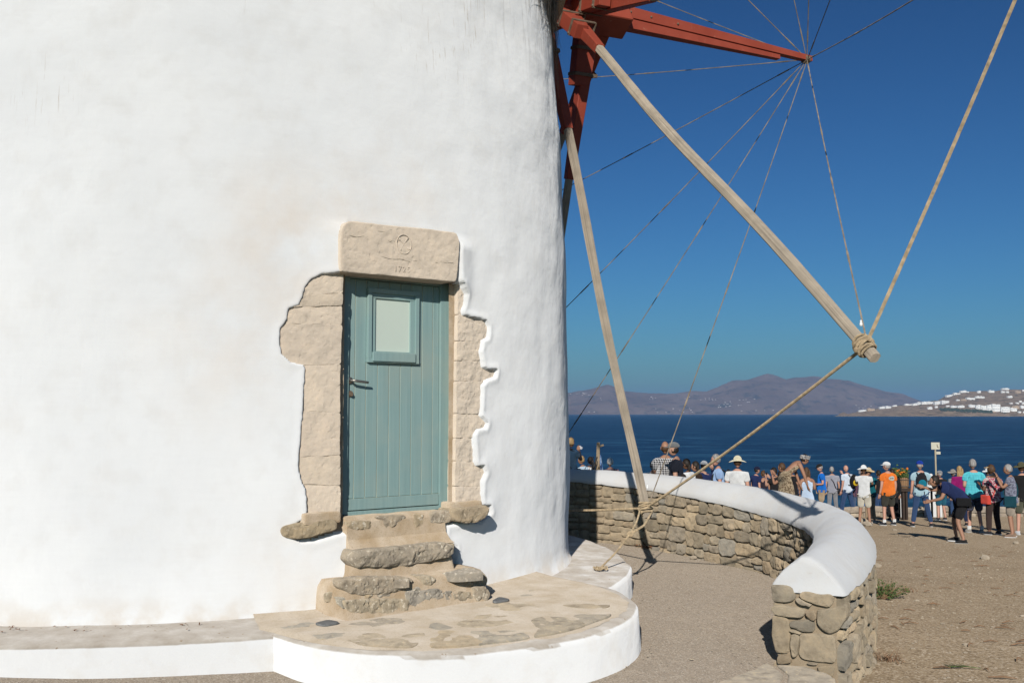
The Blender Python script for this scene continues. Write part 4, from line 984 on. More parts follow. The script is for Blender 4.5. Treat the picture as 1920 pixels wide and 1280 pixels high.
# ------------------------------------------------------------------ sail wheel: axle, bowsprit, twelve arms, stays and rim ropes
def set_uv_tube(o, n, v0=0):
    me = o.data; uv = me.uv_layers.new(name='UVMap'); V = [v.co.copy() for v in me.vertices]; L = [v0]
    for i in range(1, len(V) // n): L.append(L[-1] + (V[i * n] - V[(i - 1) * n]).length)
    for lp in me.loops:
        i, k = divmod(lp.vertex_index, n); uv.data[lp.index].uv = (k / n, L[min(i, len(L) - 1)])
A_ = Vector((.9029, .4298, .0106)).normalized()
HUB = Vector((.935, 12.101, 4.895 + CZ)); TIPB = Vector((4.121, 13.618, 4.933 + CZ))
TIPS = {-4: (-1.645, 17.681, 5.921), -3: (-1.584, 17.519, 2.734), -2: (-.84, 15.913, .026), -1: (.076, 13.275, -1.241), 0: (1.376, 10.331, -.971), 1: (2.452, 6.90, .46), 2: (3.691, 6.553, 3.437), 3: (3.651, 6.709, 6.707),
        4: (2.822, 8.31, 9.487), 5: (1.971, 10.926, 11.055), 6: (-.454, 13.919, 10.108), 7: (-1.165, 16.37, 8.523)}
TIPS = {k: Vector((v[0], v[1], v[2] + CZ)) for k, v in TIPS.items()}
OFFS = {0: -.66, 1: -.33, 2: -.10, 3: -.52, 4: .30, 5: .10}
wheel = empty('sail_wheel', HUB, 'red and bare wood windmill sail wheel without canvas, strung with ropes', 'sail wheel')
def tbox(mb, p0, p1, ey, ez, hy0, hz0, hy1, hz1):
    V = []
    for p, hy, hz in ((p0, hy0, hz0), (p1, hy1, hz1)): V += [p - ey * hy - ez * hz, p + ey * hy - ez * hz, p + ey * hy + ez * hz, p - ey * hy + ez * hz]
    mb.add(V, [(0, 3, 2, 1), (4, 5, 6, 7), (0, 1, 5, 4), (1, 2, 6, 5), (2, 3, 7, 6), (3, 0, 4, 7)])
def build_wheel():
    ey = A_.cross(UP).normalized(); ez = ey.cross(A_)
    hub = HUB + UP * .07; mb = MB()
    ca, sa_ = math.cos(R_(-30)), math.sin(R_(30)); e1_ = ey * ca + ez * sa_; e2_ = ez * ca - ey * sa_
    mb.box(hub - A_ * .70, A_ * 1.25, e1_ * .165, e2_ * .165, .02); mb.build('axle', MAT_RED, wheel)
    d = (TIPB - (hub + A_ * .1)); mb = MB(); s0 = hub + A_ * .22 + UP * .12; s1 = TIPB + UP * .012 + d.normalized() * .07
    tbox(mb, s0, s1, ey, ez, .075, .075, .045, .036); up_ = mb.build('bowsprit', MAT_RED, wheel)
    mb = MB(); s0 = hub + A_ * .50 - UP * .045; s1 = TIPB - UP * .055 - d.normalized() * .5
    tbox(mb, s0, s1, ey, ez, .068, .062, .04, .028); mb.build('bowsprit', MAT_RED, wheel)
    mb = MB()
    for f in (.06, .11, .2, .32):
        c = hub + A_ * .22 + d * f + UP * (.12 * (1 - f)); mb.ball(c - ey * -.078 if False else c + ey * .074, .016, .016, .016, 6, 4)
    mb.tube([TIPB - d.normalized() * .05, TIPB + d.normalized() * .03], .06, 10); mb.build('iron_collar', MAT_IRON, wheel)
    for k in range(6):
        o = hub + A_ * (OFFS[k] - .15); r = ((TIPS[k] - o).normalized() - (TIPS[k - 6 if k - 6 >= -4 else k + 6] - o).normalized()); r = (r - A_ * r.dot(A_)).normalized(); q = r.cross(A_)
        mb = MB(); mb.box(o, r * .88, A_ * .075, q * .085, .008); bm_ = mb.build('cross_beam', MAT_RED, wheel)
        for s in (-1, 1):
            for rr in (.42, .74):
                st = MB(); c = o + r * s * rr + A_ * .075
                for dd, hx, hy in ((A_ * .153, .006, .097), (-A_ * .153, .006, .097)): st.box(c + dd, r * .02, A_ * hx, q * hy)
                for dd in (q * .094, -q * .094): st.box(c + dd, r * .02, A_ * .152, q * .006)
                st.ball(c + A_ * .16 + q * .07, .016, .016, .016, 6, 4); st.ball(c - A_ * .16 - q * .07, .016, .016, .016, 6, 4)
                st.build('iron_strap', MAT_IRON, bm_)
    for k, tip in TIPS.items():
        kk = k % 6; o = hub + A_ * OFFS[kk]; v = tip - o; L = v.length; r = v.normalized(); q = r.cross(A_).normalized(); a2 = q.cross(r)
        red_end = {1: 1.35, 0: 1.75, -1: 2.05}.get(k, 1.6); ext = .13 if k == 1 else .10; N = 15; rw = random.Random(k + 40)
        def sec(c, h, ch=.35):
            P = []
            for sx, sy in ((1, 1), (-1, 1), (-1, -1), (1, -1)):
                for m_ in ((1, 1 - ch) if sx * sy > 0 else (1 - ch, 1), (1 - ch, 1) if sx * sy > 0 else (1, 1 - ch)): P.append(c + q * sx * h * m_[0] + a2 * sy * h * m_[1])
            return P
        def timber(name, r0, r1, h0, h1, mat, parent, nseg, ch, wob):
            V = []; n = 8
            for i in range(nseg + 1):
                f = i / nseg; rr = r0 + (r1 - r0) * f; w1 = wob * math.sin(rr * 1.1 + k) * math.sin(math.pi * min(1, rr / L)); w2 = wob * .8 * math.sin(rr * .9 + 2 * k) * math.sin(math.pi * min(1, rr / L))
                h = (h0 + (h1 - h0) * f) * (1 + (rw.uniform(-.05, .05) if mat is MAT_WOOD else 0))
                V += sec(o + r * rr + q * w1 + a2 * w2, h, ch)
            Fc = grid_faces(n, nseg + 1, True) + [tuple(range(n))[::-1], tuple(nseg * n + j for j in range(n))]
            ob = mesh_obj(name, V, Fc, mat, parent); set_uv_tube(ob, n, k * 1.7); return ob
        arm = timber('sail_arm', red_end, L + ext, .045, .038, MAT_WOOD, wheel, N, .42, .022)
        timber('painted_end', .10, red_end + .002, .082, .051, MAT_RED, arm, 6, .12, .018)
        if k not in (4, 5, 6, 7):
            ls = MB(); rr = random.Random(k)
            for j in range(7):
                c = o + r * (L - .055 + j * .017); tl_ = (rr.uniform(-.35, .35), rr.uniform(-.35, .35)); R0 = .058 + (.010 if j % 3 == 1 else 0)
                ls.tube([c + (q * math.cos(t) + a2 * math.sin(t)) * R0 + r * .02 * (tl_[0] * math.cos(t) + tl_[1] * math.sin(t)) * 2 for t in np.linspace(0, 2 * math.pi, 17)], .0088, 6, False)
            for j in range(3):
                c = o + r * L + (q * math.cos(j * 2.1) + a2 * math.sin(j * 2.1)) * .068; ls.ball(c, .019, .016, .021, 7, 5)
            ls.build('rope_lashing', MAT_ROPE, arm)
            if k in (0, 1):
                mb = MB(); c = o + r * (L - .12) + UP * .09 + A_ * .05; mb.ball(c, .011, .011, .016, 8, 6); mb.ball(c + UP * .02, .008, .008, .010, 8, 5); mb.build('insulator', MAT_PORC, arm)
        # forestay from the bowsprit tip
        e0 = TIPB - d.normalized() * .02 + r * .055; e1 = o + r * (L - .06) + A_ * .06; pts = []
        for i in range(13):
            f = i / 12; pts.append(e0.lerp(e1, f) - UP * .05 * math.sin(math.pi * f))
        mb = MB(); mb.tube(pts, .0062, 6)
        for f in (.03, .3 + .1 * rw.random(), .55 + .1 * rw.random(), .8):
            c0 = e0.lerp(e1, f); mb.tube([c0 - UP * .05 * math.sin(math.pi * f), e0.lerp(e1, f + .025) - UP * .05 * math.sin(math.pi * (f + .025))], .0095, 6)
        mb.build('stay_rope', MAT_STAY, wheel)
    ks = sorted(TIPS)
    for a, b in zip(ks, ks[1:] + ks[:1]):
        p, q = TIPS[a], TIPS[b]; pts = [p.lerp(q, i / 12) - UP * .03 * math.sin(math.pi * i / 12) for i in range(13)]
        mb = MB(); mb.tube(pts, .0125, 8); mb.build('rim_rope', MAT_ROPE, wheel)
build_wheel()
def build_mooring():
    anchor = at_z(1126, 1068, .29); knot_px = (1181, 1001); t0 = TIPS[0]; kn = at_y(*knot_px, 9.75)
    def rope(pts, r, lab, name='mooring_rope'):
        mb = MB(); mb.tube(catmull([tuple(p) for p in pts], 5), r, 7); return mb
    mb = rope([t0 + Vector((-.06, 0, -.02)), t0.lerp(kn, .5) + Vector((-.02, 0, -.02)), kn], .010, '')
    mb.tube([t0 + Vector((.07, 0, -.03)), t0.lerp(kn, .45) + Vector((.05, 0, -.06)), kn], .012, 7)
    mb.tube(catmull([tuple(kn), tuple(kn.lerp(anchor, .5) - UP * .01), tuple(anchor + UP * .02)], 6), .009, 7)
    for k in range(3): mb.ball(kn + Vector((.012 * (k - 1), 0, .012 * math.sin(k * 2))), .022, .02, .02, 8, 6)
    for k in range(4):
        c = anchor + Vector((.03 * math.cos(k * 1.6), .03 * math.sin(k * 1.6), .018)); mb.tube([c + Vector((.035 * math.cos(t), .035 * math.sin(t), .01 * math.sin(t * 2 + k))) for t in np.linspace(0, 2 * math.pi, 13)], .008, 6, False)
    tag(mb.build('mooring_rope', MAT_ROPE, loc=anchor, smooth=True), 'mooring rope tied from the lowest sail arm tip down to the white ledge', 'rope')
build_mooring()

# ------------------------------------------------------------------ plants and litter on the bare ground
MAT_LEAF = M('shrub_leaf', (.085, .13, .038), .7, .5, 14, 0, spec=.25)
MAT_DRY = M('dry_stalk', (.22, .13, .075), .9, .4, 14, 0)
MAT_DLEAF = M('dead_leaf', (.17, .075, .035), .9, .4, 14, 0)
MAT_CHIP = M('pale_stone_chip', (.36, .30, .225), .9, .25, 4, .3)
def blades(mb, c, n, spread, hmin, hmax, wd, curl=.4, rnd=random, up=1.0):
    for _ in range(n):
        a = rnd.uniform(0, 2 * math.pi); h = rnd.uniform(hmin, hmax); o = Vector((math.cos(a), math.sin(a), 0)); b = c + Vector((rnd.gauss(0, spread), rnd.gauss(0, spread), 0))
        s = Vector((-o.y, o.x, 0)); V = []
        for k in range(4):
            f = k / 3; p = b + o * (h * curl * f * f + .02 * f) + UP * h * f * up * (1 - .25 * f); ww = wd * (1 - f * .85); V += [p - s * ww, p + s * ww]
        mb.add(V, [(2 * k, 2 * k + 1, 2 * k + 3, 2 * k + 2) for k in range(3)])
def build_shrub():
    g = ground_hit(1652, 1120); g.x = max(g.x, 3.38); o = empty('low_shrub', g, 'low green shrub growing at the outer foot of the curved parapet', 'shrub')
    rr = random.Random(5); st = MB(); lf = MB()
    for i in range(70):
        a = rr.uniform(0, 6.28); el = rr.uniform(.25, 1.3); L = rr.uniform(.14, .30); d = Vector((math.cos(a) * math.cos(el) * 1.2, math.sin(a) * math.cos(el), math.sin(el) * .85))
        b = Vector((rr.gauss(.0, .05), rr.gauss(0, .05), 0)); st.tube([b, b + d * L * .6, b + d * L + UP * .015], [.004, .003, .0015], 5)
        for k in range(16):
            f = rr.uniform(.3, 1.02); p = b + d * L * f + Vector((rr.gauss(0, .014), rr.gauss(0, .014), rr.gauss(0, .014))); e = Vector((rr.gauss(0, 1), rr.gauss(0, 1), rr.gauss(0, 1))).normalized(); f_ = e.orthogonal().normalized()
            l = rr.uniform(.011, .022); lf.add([p - e * l, p + f_ * l * .4, p + e * l, p - f_ * l * .4], [(0, 1, 2, 3)])
    st.build('stem', MAT_DRY, o, local=True); tag(lf.build('foliage', MAT_LEAF, o, local=True), kind='stuff')
    for (px, py, n, lab, sz) in ((1668, 1238, 60, 'dry brown weed tuft at the foot of the parapet near the photo bottom', .13), (1700, 1108, 40, 'dry brown seed heads beside the green shrub', .12)):
        g = ground_hit(px, py); mb = MB(); blades(mb, g, n, .05, .04, sz, .004, .8, rr); tag(mb.build('dry_weed', MAT_DRY, loc=g), lab, 'weed')
    g = ground_hit(1778, 1252); mb = MB(); ax = Vector((.97, -.15, 0))
    mb.tube([g + UP * .012, g + ax * .13 + UP * .02, g + ax * .24 + UP * .008], [.004, .004, .002], 6)
    for k in range(70):
        f = rr.uniform(0, .75); p = g + ax * (.22 * f - .02) + UP * .02; e = (ax * -.8 + Vector((0, rr.gauss(0, .5), rr.uniform(-.1, .5)))).normalized(); s = e.cross(UP).normalized() * .003
        mb.add([p - s, p + s, p + e * .06], [(0, 1, 2)])
    tag(mb.build('fallen_sprig', MAT_LEAF, loc=g), 'green evergreen sprig lying on the bare dirt in the lower right', 'sprig')
    p0 = at_z(1228, 1026, yard_z(1.9, 13) + .02); mb = MB()
    for k in range(170):
        c = p0 + Vector((rr.gauss(0, .10), rr.gauss(0, .06), abs(rr.gauss(0, .02)))); e = Vector((rr.gauss(0, 1), rr.gauss(0, 1), rr.gauss(0, .5))).normalized(); f_ = e.orthogonal().normalized(); l = rr.uniform(.01, .028)
        mb.add([c - e * l, c + f_ * l * .5, c + e * l, c - f_ * l * .5], [(0, 1, 2, 3)])
    tag(mb.build('dead_leaves', MAT_DLEAF, loc=p0), 'small reddish heap of dead leaves at the inner foot of the parapet', 'leaves', kind='stuff')
    def pebble(px, py, r, lab, yard=False):
        g = at_z(px, py, yard_z(1.9, 10)) if yard else ground_hit(px, py); mb = MB(); sd_ = Vector((px * .1, py * .1, 0))
        mb.ball(g + UP * r * .45, r * 1.25, r, r * .7, 9, 6, lambda q: q * (1 + .3 * noise.noise(q / r + sd_))); tag(mb.build('loose_stone', MAT_CHIP, loc=g, smooth=False), lab, 'stone')
    pebble(1300, 1047, .035, 'single pale pebble on the paved yard below the parapet', True); pebble(1612, 981, .17, 'largest pale rock behind the outer bend of the parapet'); pebble(1626, 985, .12, 'pale rock touching the largest rock behind the parapet bend'); pebble(1645, 1063, .055, 'flat pale stone on the dirt just beyond the parapet bend')
    pebble(1847, 1048, .07, 'broad flat pale stone on the dirt below the crowd'); pebble(1905, 1019, .05, 'small pale stone on the dirt at the right photo edge')
    mb = MB(); tw = MB()
    for k in range(900):
        y = 6.6 + 22 * rr.random() ** 1.7; x = 3.1 + (y * .53 - 2.2) * rr.random()
        if math.hypot(x - MC.x, y - MC.y) < 6.75: continue
        r = rr.uniform(.004, .013) * (1 + y * .05) * (1.8 if rr.random() < .03 else .8); z = terr(x, y) + .035 * noise.noise(Vector((x * .5, y * .5, 3))) + .012 * noise.noise(Vector((x * 2.3, y * 2.3, 9)))
        mb.ball((x, y, z + r * .2), r * rr.uniform(.8, 1.6), r, r * .6, 5, 3)
    for k in range(130):
        y = 6.8 + 14 * rr.random() ** 1.3; x = 3.2 + (y * .53 - 2.2) * rr.random()
        if math.hypot(x - MC.x, y - MC.y) < 6.75: continue
        z = terr(x, y) + .035 * noise.noise(Vector((x * .5, y * .5, 3))) + .012; a = rr.gauss(0, .5); L = rr.uniform(.04, .2); e = Vector((math.cos(a), math.sin(a), 0))
        tw.tube([Vector((x, y, z)), Vector((x, y, z + .012)) + e * L * .5 + Vector((0, rr.gauss(0, .02), 0)), Vector((x, y, z)) + e * L], [.004, .006, .003], 5)
    tag(mb.build('gravel', MAT_CHIP), kind='stuff'); tag(tw.build('twig_litter', MAT_DRY), kind='stuff')
    mb = MB()
    for k in range(700):
        th_ = R_(rr.uniform(-60, 35)); r = rr.uniform(4.4, 6.0); x, y = MC.x + r * math.cos(th_), MC.y + r * math.sin(th_); 
        if y < 6.4: continue
        q = rr.uniform(.003, .007); mb.ball((x, y, yard_z(x, y) + .006), q * 1.3, q, q * .7, 5, 3)
    tag(mb.build('yard_gravel', MAT_CHIP), kind='stuff')
build_shrub()
for i, P in enumerate(([(1318,1290),(1372,1268),(1440,1242),(1470,1262),(1450,1295)], [(1452,1240),(1500,1246),(1548,1258),(1568,1272),(1560,1296),(1470,1296),(1480,1262)])):
    q = [at_z(x, y, yard_z(1.9, 6.5) + .02) for x, y in P]
    tag(stone('path_slab', [(p.x, p.y) for p in q], (Vector((0, 0, yard_z(1.95, 6.5) + .022)), Vector((1, 0, 0)), Vector((0, 1, 0)), UP), MAT_FLAG, None, .06, .012, .003, i + 7, .004, 8, .05, fine=.05, relief=.006), kind='structure')
def build_litter():
    rr = random.Random(21); mb = MB()
    for cx, cy, sx, sy, n in ((40, 1160, 50, 9, 46), (20, 1178, 25, 6, 14), (330, 1172, 40, 8, 9), (265, 1172, 60, 8, 6), (615, 1146, 14, 4, 26), (485, 1252, 16, 3, 18), (130, 1178, 60, 9, 8)):
        for _ in range(n):
            px = cx + rr.gauss(0, sx * .5); py = cy + rr.gauss(0, sy * .5); zz = LEDGE_Z + .022 if cy < 1200 else yard_z(-1.6, 6.4) + .015
            c = at_z(px, py, zz); e = Vector((rr.gauss(0, 1), rr.gauss(0, 1), rr.gauss(0, .25))).normalized() * rr.uniform(.006, .017); f_ = e.cross(UP).normalized() * e.length * .4; mb.add([c - e, c + f_, c + e, c - f_ + UP * .004], [(0, 1, 2, 3)])
    tag(mb.build('leaf_litter', MAT_DLEAF), kind='stuff')
build_litter()

# ------------------------------------------------------------------ people on the bare ground beyond the parapet
PENDING = []
def skin_mesh(V, E, Rd, root=0, sub=1):
    """surface grown round a skeleton (Skin + Subdivision); collected and evaluated in one go"""
    me = bpy.data.meshes.new('skin'); me.from_pydata([tuple(v) for v in V], E, []); o = bpy.data.objects.new('skin', me); COL.objects.link(o)
    o.modifiers.new('s', 'SKIN').use_smooth_shade = True
    sv = me.skin_vertices[0].data
    for i, r in enumerate(Rd): sv[i].radius = r if hasattr(r, '__len__') else (r, r); sv[i].use_root = (i == root)
    sb = o.modifiers.new('u', 'SUBSURF'); sb.levels = sub; sb.render_levels = sub
    return o
CLOTH = {}
def cloth(name, col, pat=None, col2=None):
    key = name
    if key in CLOTH: return CLOTH[key]
    t = NT(name); co = t.co('Object'); c = None
    f = t.noise(co, 9, 3)
    base = t.ramp(f, [(.3, [x * .88 for x in col]), (.7, [min(1, x * 1.1) for x in col])])
    if pat in ('check', 'plaid'):
        sep = t.n('SeparateXYZ'); t.l(co, sep.inputs[0]); s_ = 22 if pat == 'check' else 16
        def band(o, k): return t.math('GREATER_THAN', t.math('FRACT', t.math('MULTIPLY', o, k)), .5 if pat == 'check' else .82)
        ang = t.math('ADD', sep.outputs['X'], t.math('MULTIPLY', sep.outputs['Y'], .6))
        m = t.math('MULTIPLY', t.math('ADD', band(ang, s_), band(sep.outputs['Z'], s_)), .5)
        base = t.mix(m, base, col2)
    elif pat == 'print':
        m = t.ramp(t.noise(co, 24, 3, .6, .8), [(.47, 0.), (.53, 1.)]); base = t.mix(m, base, col2)
    n = t.bump(t.noise(co, 12, 4), .5, .02)
    CLOTH[key] = t.out(base, .9, n, .15); return CLOTH[key]
SKIN = {k: M('skin_' + k, c, .55, .08, 12, .1, 60, spec=.3) for k, c in dict(fair=(.46, .26, .18), tan=(.36, .19, .12), brown=(.17, .085, .05), pink=(.52, .28, .20)).items()}
HAIRC = dict(grey=(.30, .28, .26), white=(.52, .49, .45), dark=(.022, .016, .012), brown=(.085, .045, .022), blond=(.34, .22, .10), olive=(.10, .085, .04))
HAIR = {k: M('hair_' + k, c, .6, .35, 30, .5, 60, stretch=(1, 1, .3)) for k, c in HAIRC.items()}
MAT_EYE = M('eye_dark', (.03, .02, .015), .3, 0, 1, 0); MAT_LIP = M('lip', (.33, .12, .10), .5, 0, 1, 0)
MAT_BLACK = M('black_plastic', (.02, .02, .022), .45, .2, 20, 0)
MAT_SOLE = M('white_sole', (.62, .62, .60), .6, .05, 9, 0)
def rotx(p, c, a):
    y, z = p.y - c.y, p.z - c.z; return Vector((p.x, c.y + y * math.cos(a) + z * math.sin(a), c.z + z * math.cos(a) - y * math.sin(a)))
ARM = {'down': ((.045, -.02, -.29), (.06, .05, -.54)), 'fwd': ((.05, -.03, -.28), (-.06, .20, -.30)), 'up': ((.05, .17, -.20), (-.10, .30, .06)), 'half': ((.06, .02, -.28), (-.01, .24, -.14)), 'hip': ((.15, -.06, -.24), (.03, .03, -.45)),
       'out': ((.08, .20, -.12), (-.02, .44, -.04)), 'hang': ((.03, .10, -.28), (.02, .18, -.53)), 'high': ((.06, .16, -.10), (-.04, .26, .18)), 'lowout': ((.04, .10, -.26), (-.06, .33, -.33))}
def hand_mesh(mb, w, d, side):
    """palm, four unequal curled fingers and a thumb, hanging along d from wrist w"""
    d = d.normalized(); a = d.cross(Vector((0, 1, 0)));
    if a.length < .2: a = d.cross(Vector((0, 0, 1)))
    a.normalize(); n = a.cross(d); c = w + d * .05
    mb.box(c, d * .052, a * .040, n * .015, .012)
    for i, L in enumerate((.064, .074, .068, .054)):
        b = w + d * .096 + a * (.030 - .020 * i); k1 = b + d * L * .5 + n * .006; k2 = b + d * L * .85 + n * .024
        mb.tube([b - d * .012, b, k1, k2], [.0098, .0095, .0085, .006], 5)
    b = w + d * .035 + a * .040; mb.tube([b - a * .012, b + d * .03 + a * .018, b + d * .06 + a * .016 + n * .01], [.012, .010, .007], 5)
def head_mesh(mb, c, face_turn=0.0, tilt=0.0):
    """skull with brow, nose, chin, ears; looks along +y turned by face_turn"""
    R3 = Matrix.Rotation(face_turn, 3, 'Z') @ Matrix.Rotation(-tilt, 3, 'X'); n0 = len(mb.V)
    def sh(p):
        x, y, z = p
        if z < 0: k = 1 + z * 2.6; x *= max(.62, k * .98); y = y * (max(.7, 1 + z * 1.6)) + (.012 if y > 0 else .0)
        if y > 0 and abs(x) < .028 and -.03 < z < .02: y += .004
        return Vector((x, y, z))
    mb.ball((0, 0, 0), .074, .094, .118, 16, 12, sh)
    V = [(-.008, .086, .018), (.008, .086, .018), (-.017, .088, -.030), (.017, .088, -.030), (0, .118, -.026), (0, .086, -.040)]
    mb.add(V, [(0, 2, 4), (1, 4, 3), (0, 4, 1), (2, 5, 4), (4, 5, 3)])
    for s in (-1, 1): mb.ball((s * .075, -.008, -.012), .012, .022, .034, 7, 5)
    for i in range(n0, len(mb.V)): mb.V[i] = tuple(R3 @ Vector(mb.V[i]) + c)
    return R3
def terrain_at(px, py_head, H):
    """spot where a standing figure of height H shows its head at that pixel"""
    best = None
    for k in range(0, 1160):
        Y = 13.6 + k * .02; d = ray(px, 800); X = d.x / d.y * Y; z = terr(X, Y); e = abs(proj((X, Y, z + H))[1] - py_head)
        if best is None or e < best[0]: best = (e, Vector((X, Y, z)))
    return best[1]
def terr_d(x, y): return terr(x, y) + .035 * noise.noise(Vector((x * .5, y * .5, 3))) + .012 * noise.noise(Vector((x * 2.3, y * 2.3, 9)))
def person(px, py, label, H=1.72, by='h', hd=0, lean=0, arms=('down', 'down'), spread=.10, skin='fair', hair=('short', 'dark'), hat=None, top=None, sleeve='short', bottom=None, legs='long', shoes=(.03, .03, .035), turn=0, tilt=0, fat=1.0,
           step=0, at=None, group='tourists on the bare ground', dress=None, z_off=0, sock=None):
    g = at or (ground_hit(px, py) if by == 'f' else terrain_at(px, py, H))
    if not z_off: g.z = terr_d(g.x, g.y)
    o = empty('person', g, label, 'person', group, R_(hd)); k = H / 1.75; a = R_(lean); fw = fat
    P = {'pel': Vector((0, 0, .94)), 'wai': Vector((0, .005, 1.09)), 'che': Vector((0, 0, 1.29)), 'nb': Vector((0, -.012, 1.455)), 'nk': Vector((0, .008, 1.56))}
    for s, n in ((-1, 'l'), (1, 'r')): P['sh' + n] = Vector((s * .19 * (.85 + .15 * fw), -.01, 1.425))
    hipc = P['pel'] + Vector((0, 0, .02))
    for q in list(P):
        if q != 'pel': P[q] = rotx(P[q], hipc, a * (.55 if q == 'wai' else 1))
    if lean: P['pel'] = P['pel'] + Vector((0, -.12 * math.sin(a), -.03 * math.sin(a)));
    if lean:
        for q in P:
            if q != 'pel': P[q] = P[q] + Vector((0, -.12 * math.sin(a), -.03 * math.sin(a)))
    for s, n, m in ((-1, 'l', arms[0]), (1, 'r', arms[1])):
        e, w_ = ARM[m]; P['el' + n] = P['sh' + n] + Vector((s * e[0], e[1], e[2])); P['wr' + n] = P['sh' + n] + Vector((s * w_[0], w_[1], w_[2]))
        P['hi' + n] = P['pel'] + Vector((s * .09, 0, -.04)); kn = Vector((s * (.06 + spread * .55), .03 + s * step * .5 + .05 * math.sin(a), .49)); P['kn' + n] = kn
        P['an' + n] = Vector((s * (.05 + spread), -.02 + s * step, .085)); P['to' + n] = P['an' + n] + Vector((s * .02, .13, -.05))
    for q in P: P[q] = P[q] * k
    lean_d = (P['nk'] - P['nb']).normalized()
    names = ['pel', 'wai', 'che', 'nb', 'nk', 'shl', 'ell', 'wrl', 'shr', 'elr', 'wrr', 'hil', 'knl', 'anl', 'tol', 'hir', 'knr', 'anr', 'tor']; ix = {n: i for i, n in enumerate(names)}
    Ed = [('hem', 'pel'), ('nb', 'col'), ('pel', 'wai'), ('wai', 'che'), ('che', 'nb'), ('nb', 'nk'), ('nb', 'shl'), ('shl', 'ell'), ('ell', 'wrl'), ('nb', 'shr'), ('shr', 'elr'), ('elr', 'wrr'), ('pel', 'hil'), ('hil', 'knl'), ('knl', 'anl'), ('anl', 'tol'), ('pel', 'hir'), ('hir', 'knr'), ('knr', 'anr'), ('anr', 'tor')]
    RB = dict(hem=.1, col=.05, pel=(.15, .11), wai=(.135 * fw, .10 * fw), che=(.155, .11), nb=(.075, .065), nk=.052, sh=.058, el=.043, wr=.029, hi=.088, kn=.058, an=.04, to=.034)
    rb = lambda n: RB.get(n, RB.get(n[:2]))
    def sk(sub_names, grow, over={}):
        V = [P[n] for n in sub_names]; E_ = [(sub_names.index(x), sub_names.index(y)) for x, y in Ed if x in sub_names and y in sub_names]; Rr = []
        for n in sub_names:
            r = over.get(n, over.get(n[:2], rb(n))); r = r if hasattr(r, '__len__') else (r, r); Rr.append((r[0] * k + grow, r[1] * k + grow))
        return V, E_, Rr
    V, E_, Rr = sk(names, 0); hc = P['nk'] + lean_d * .125 * k + Vector((0, .02 * k, 0)) if lean < 30 else P['nk'] + (lean_d * .6 + Vector((0, .25, -.05))).normalized() * .12 * k
    ex = MB(); n_h = len(ex.V); R3 = head_mesh(ex, Vector((0, 0, 0)), R_(turn), R_(tilt) + a * .35); ex.V = [tuple(Vector(v) * k * 1.02 + hc) for v in ex.V]
    for n, e in (('wrl', 'ell'), ('wrr', 'elr')): hand_mesh(ex, P[n], P[n] - P[e], n)
    PENDING.append(('body', skin_mesh(V, E_, Rr), SKIN[skin], o, ex))
    # face details and hair
    ey = MB()
    for s in (-1, 1): ey.ball(hc + R3 @ Vector((s * .030, .088, .012)) * k, .011 * k, .006 * k, .007 * k, 6, 4)
    ey.build('eye', MAT_EYE, o, local=True)
    MB().ball(hc + R3 @ Vector((0, .093, -.058)) * k, .022 * k, .007 * k, .007 * k, 6, 4).build('mouth', MAT_LIP, o, local=True)
    hs_, hcol = hair
    if hs_ != 'bald':
        hb = MB(); back = {'short': -.05, 'long': -.06, 'bun': -.05, 'pony': -.05, 'curly': -.05, 'fringe': -.06}[hs_]
        def hf(p):
            q = Vector(p)
            if q.y > .045 and q.z < .062: q = Vector((q.x * .86, min(q.y, .066), q.z))      # face stays open
            if q.z < back: q = Vector((q.x * .92, min(q.y, -.01) if q.y > -.02 else q.y, max(q.z, back - .02)))
            if hat and hat[0] not in ('wrap', 'visor'): q.z = min(q.z, .045)
            return q * (1 + (.10 if hs_ == 'curly' else .03) * noise.noise(q * (30 if hs_ == 'curly' else 16)))
        g_ = 1.22 if hs_ == 'curly' else 1.07; g_ = 1.03 if hat and hat[0] != 'wrap' and hat[0] != 'visor' else g_; n1 = len(hb.V)
        if hs_ == 'fringe': hb.ball((0, -.012, -.015), .080, .092, .075, 14, 8, lambda q: Vector((q.x, min(q.y, .03), q.z)))
        else: hb.ball((0, -.012, .014), .080 * g_, .098 * g_, .116 * g_, 14, 10, hf)
        if hs_ in ('long', 'pony'):
            w_ = .078 if hs_ == 'long' else .035
            for j in range(5): hb.ball(((j - 2) * w_ * .45, -.075 - .01 * math.cos(j), -.09 - .02 * (j % 2)), w_ * .45, .038, .15 if hs_ == 'long' else .13, 7, 7)
        if hs_ == 'bun': hb.ball((0, -.07, .115), .045, .045, .042, 9, 7)
        hb.V = [tuple(hc + R3 @ Vector(v) * k * 1.02) for v in hb.V]; hb.build('hair', HAIR[hcol], o, smooth=True, local=True)
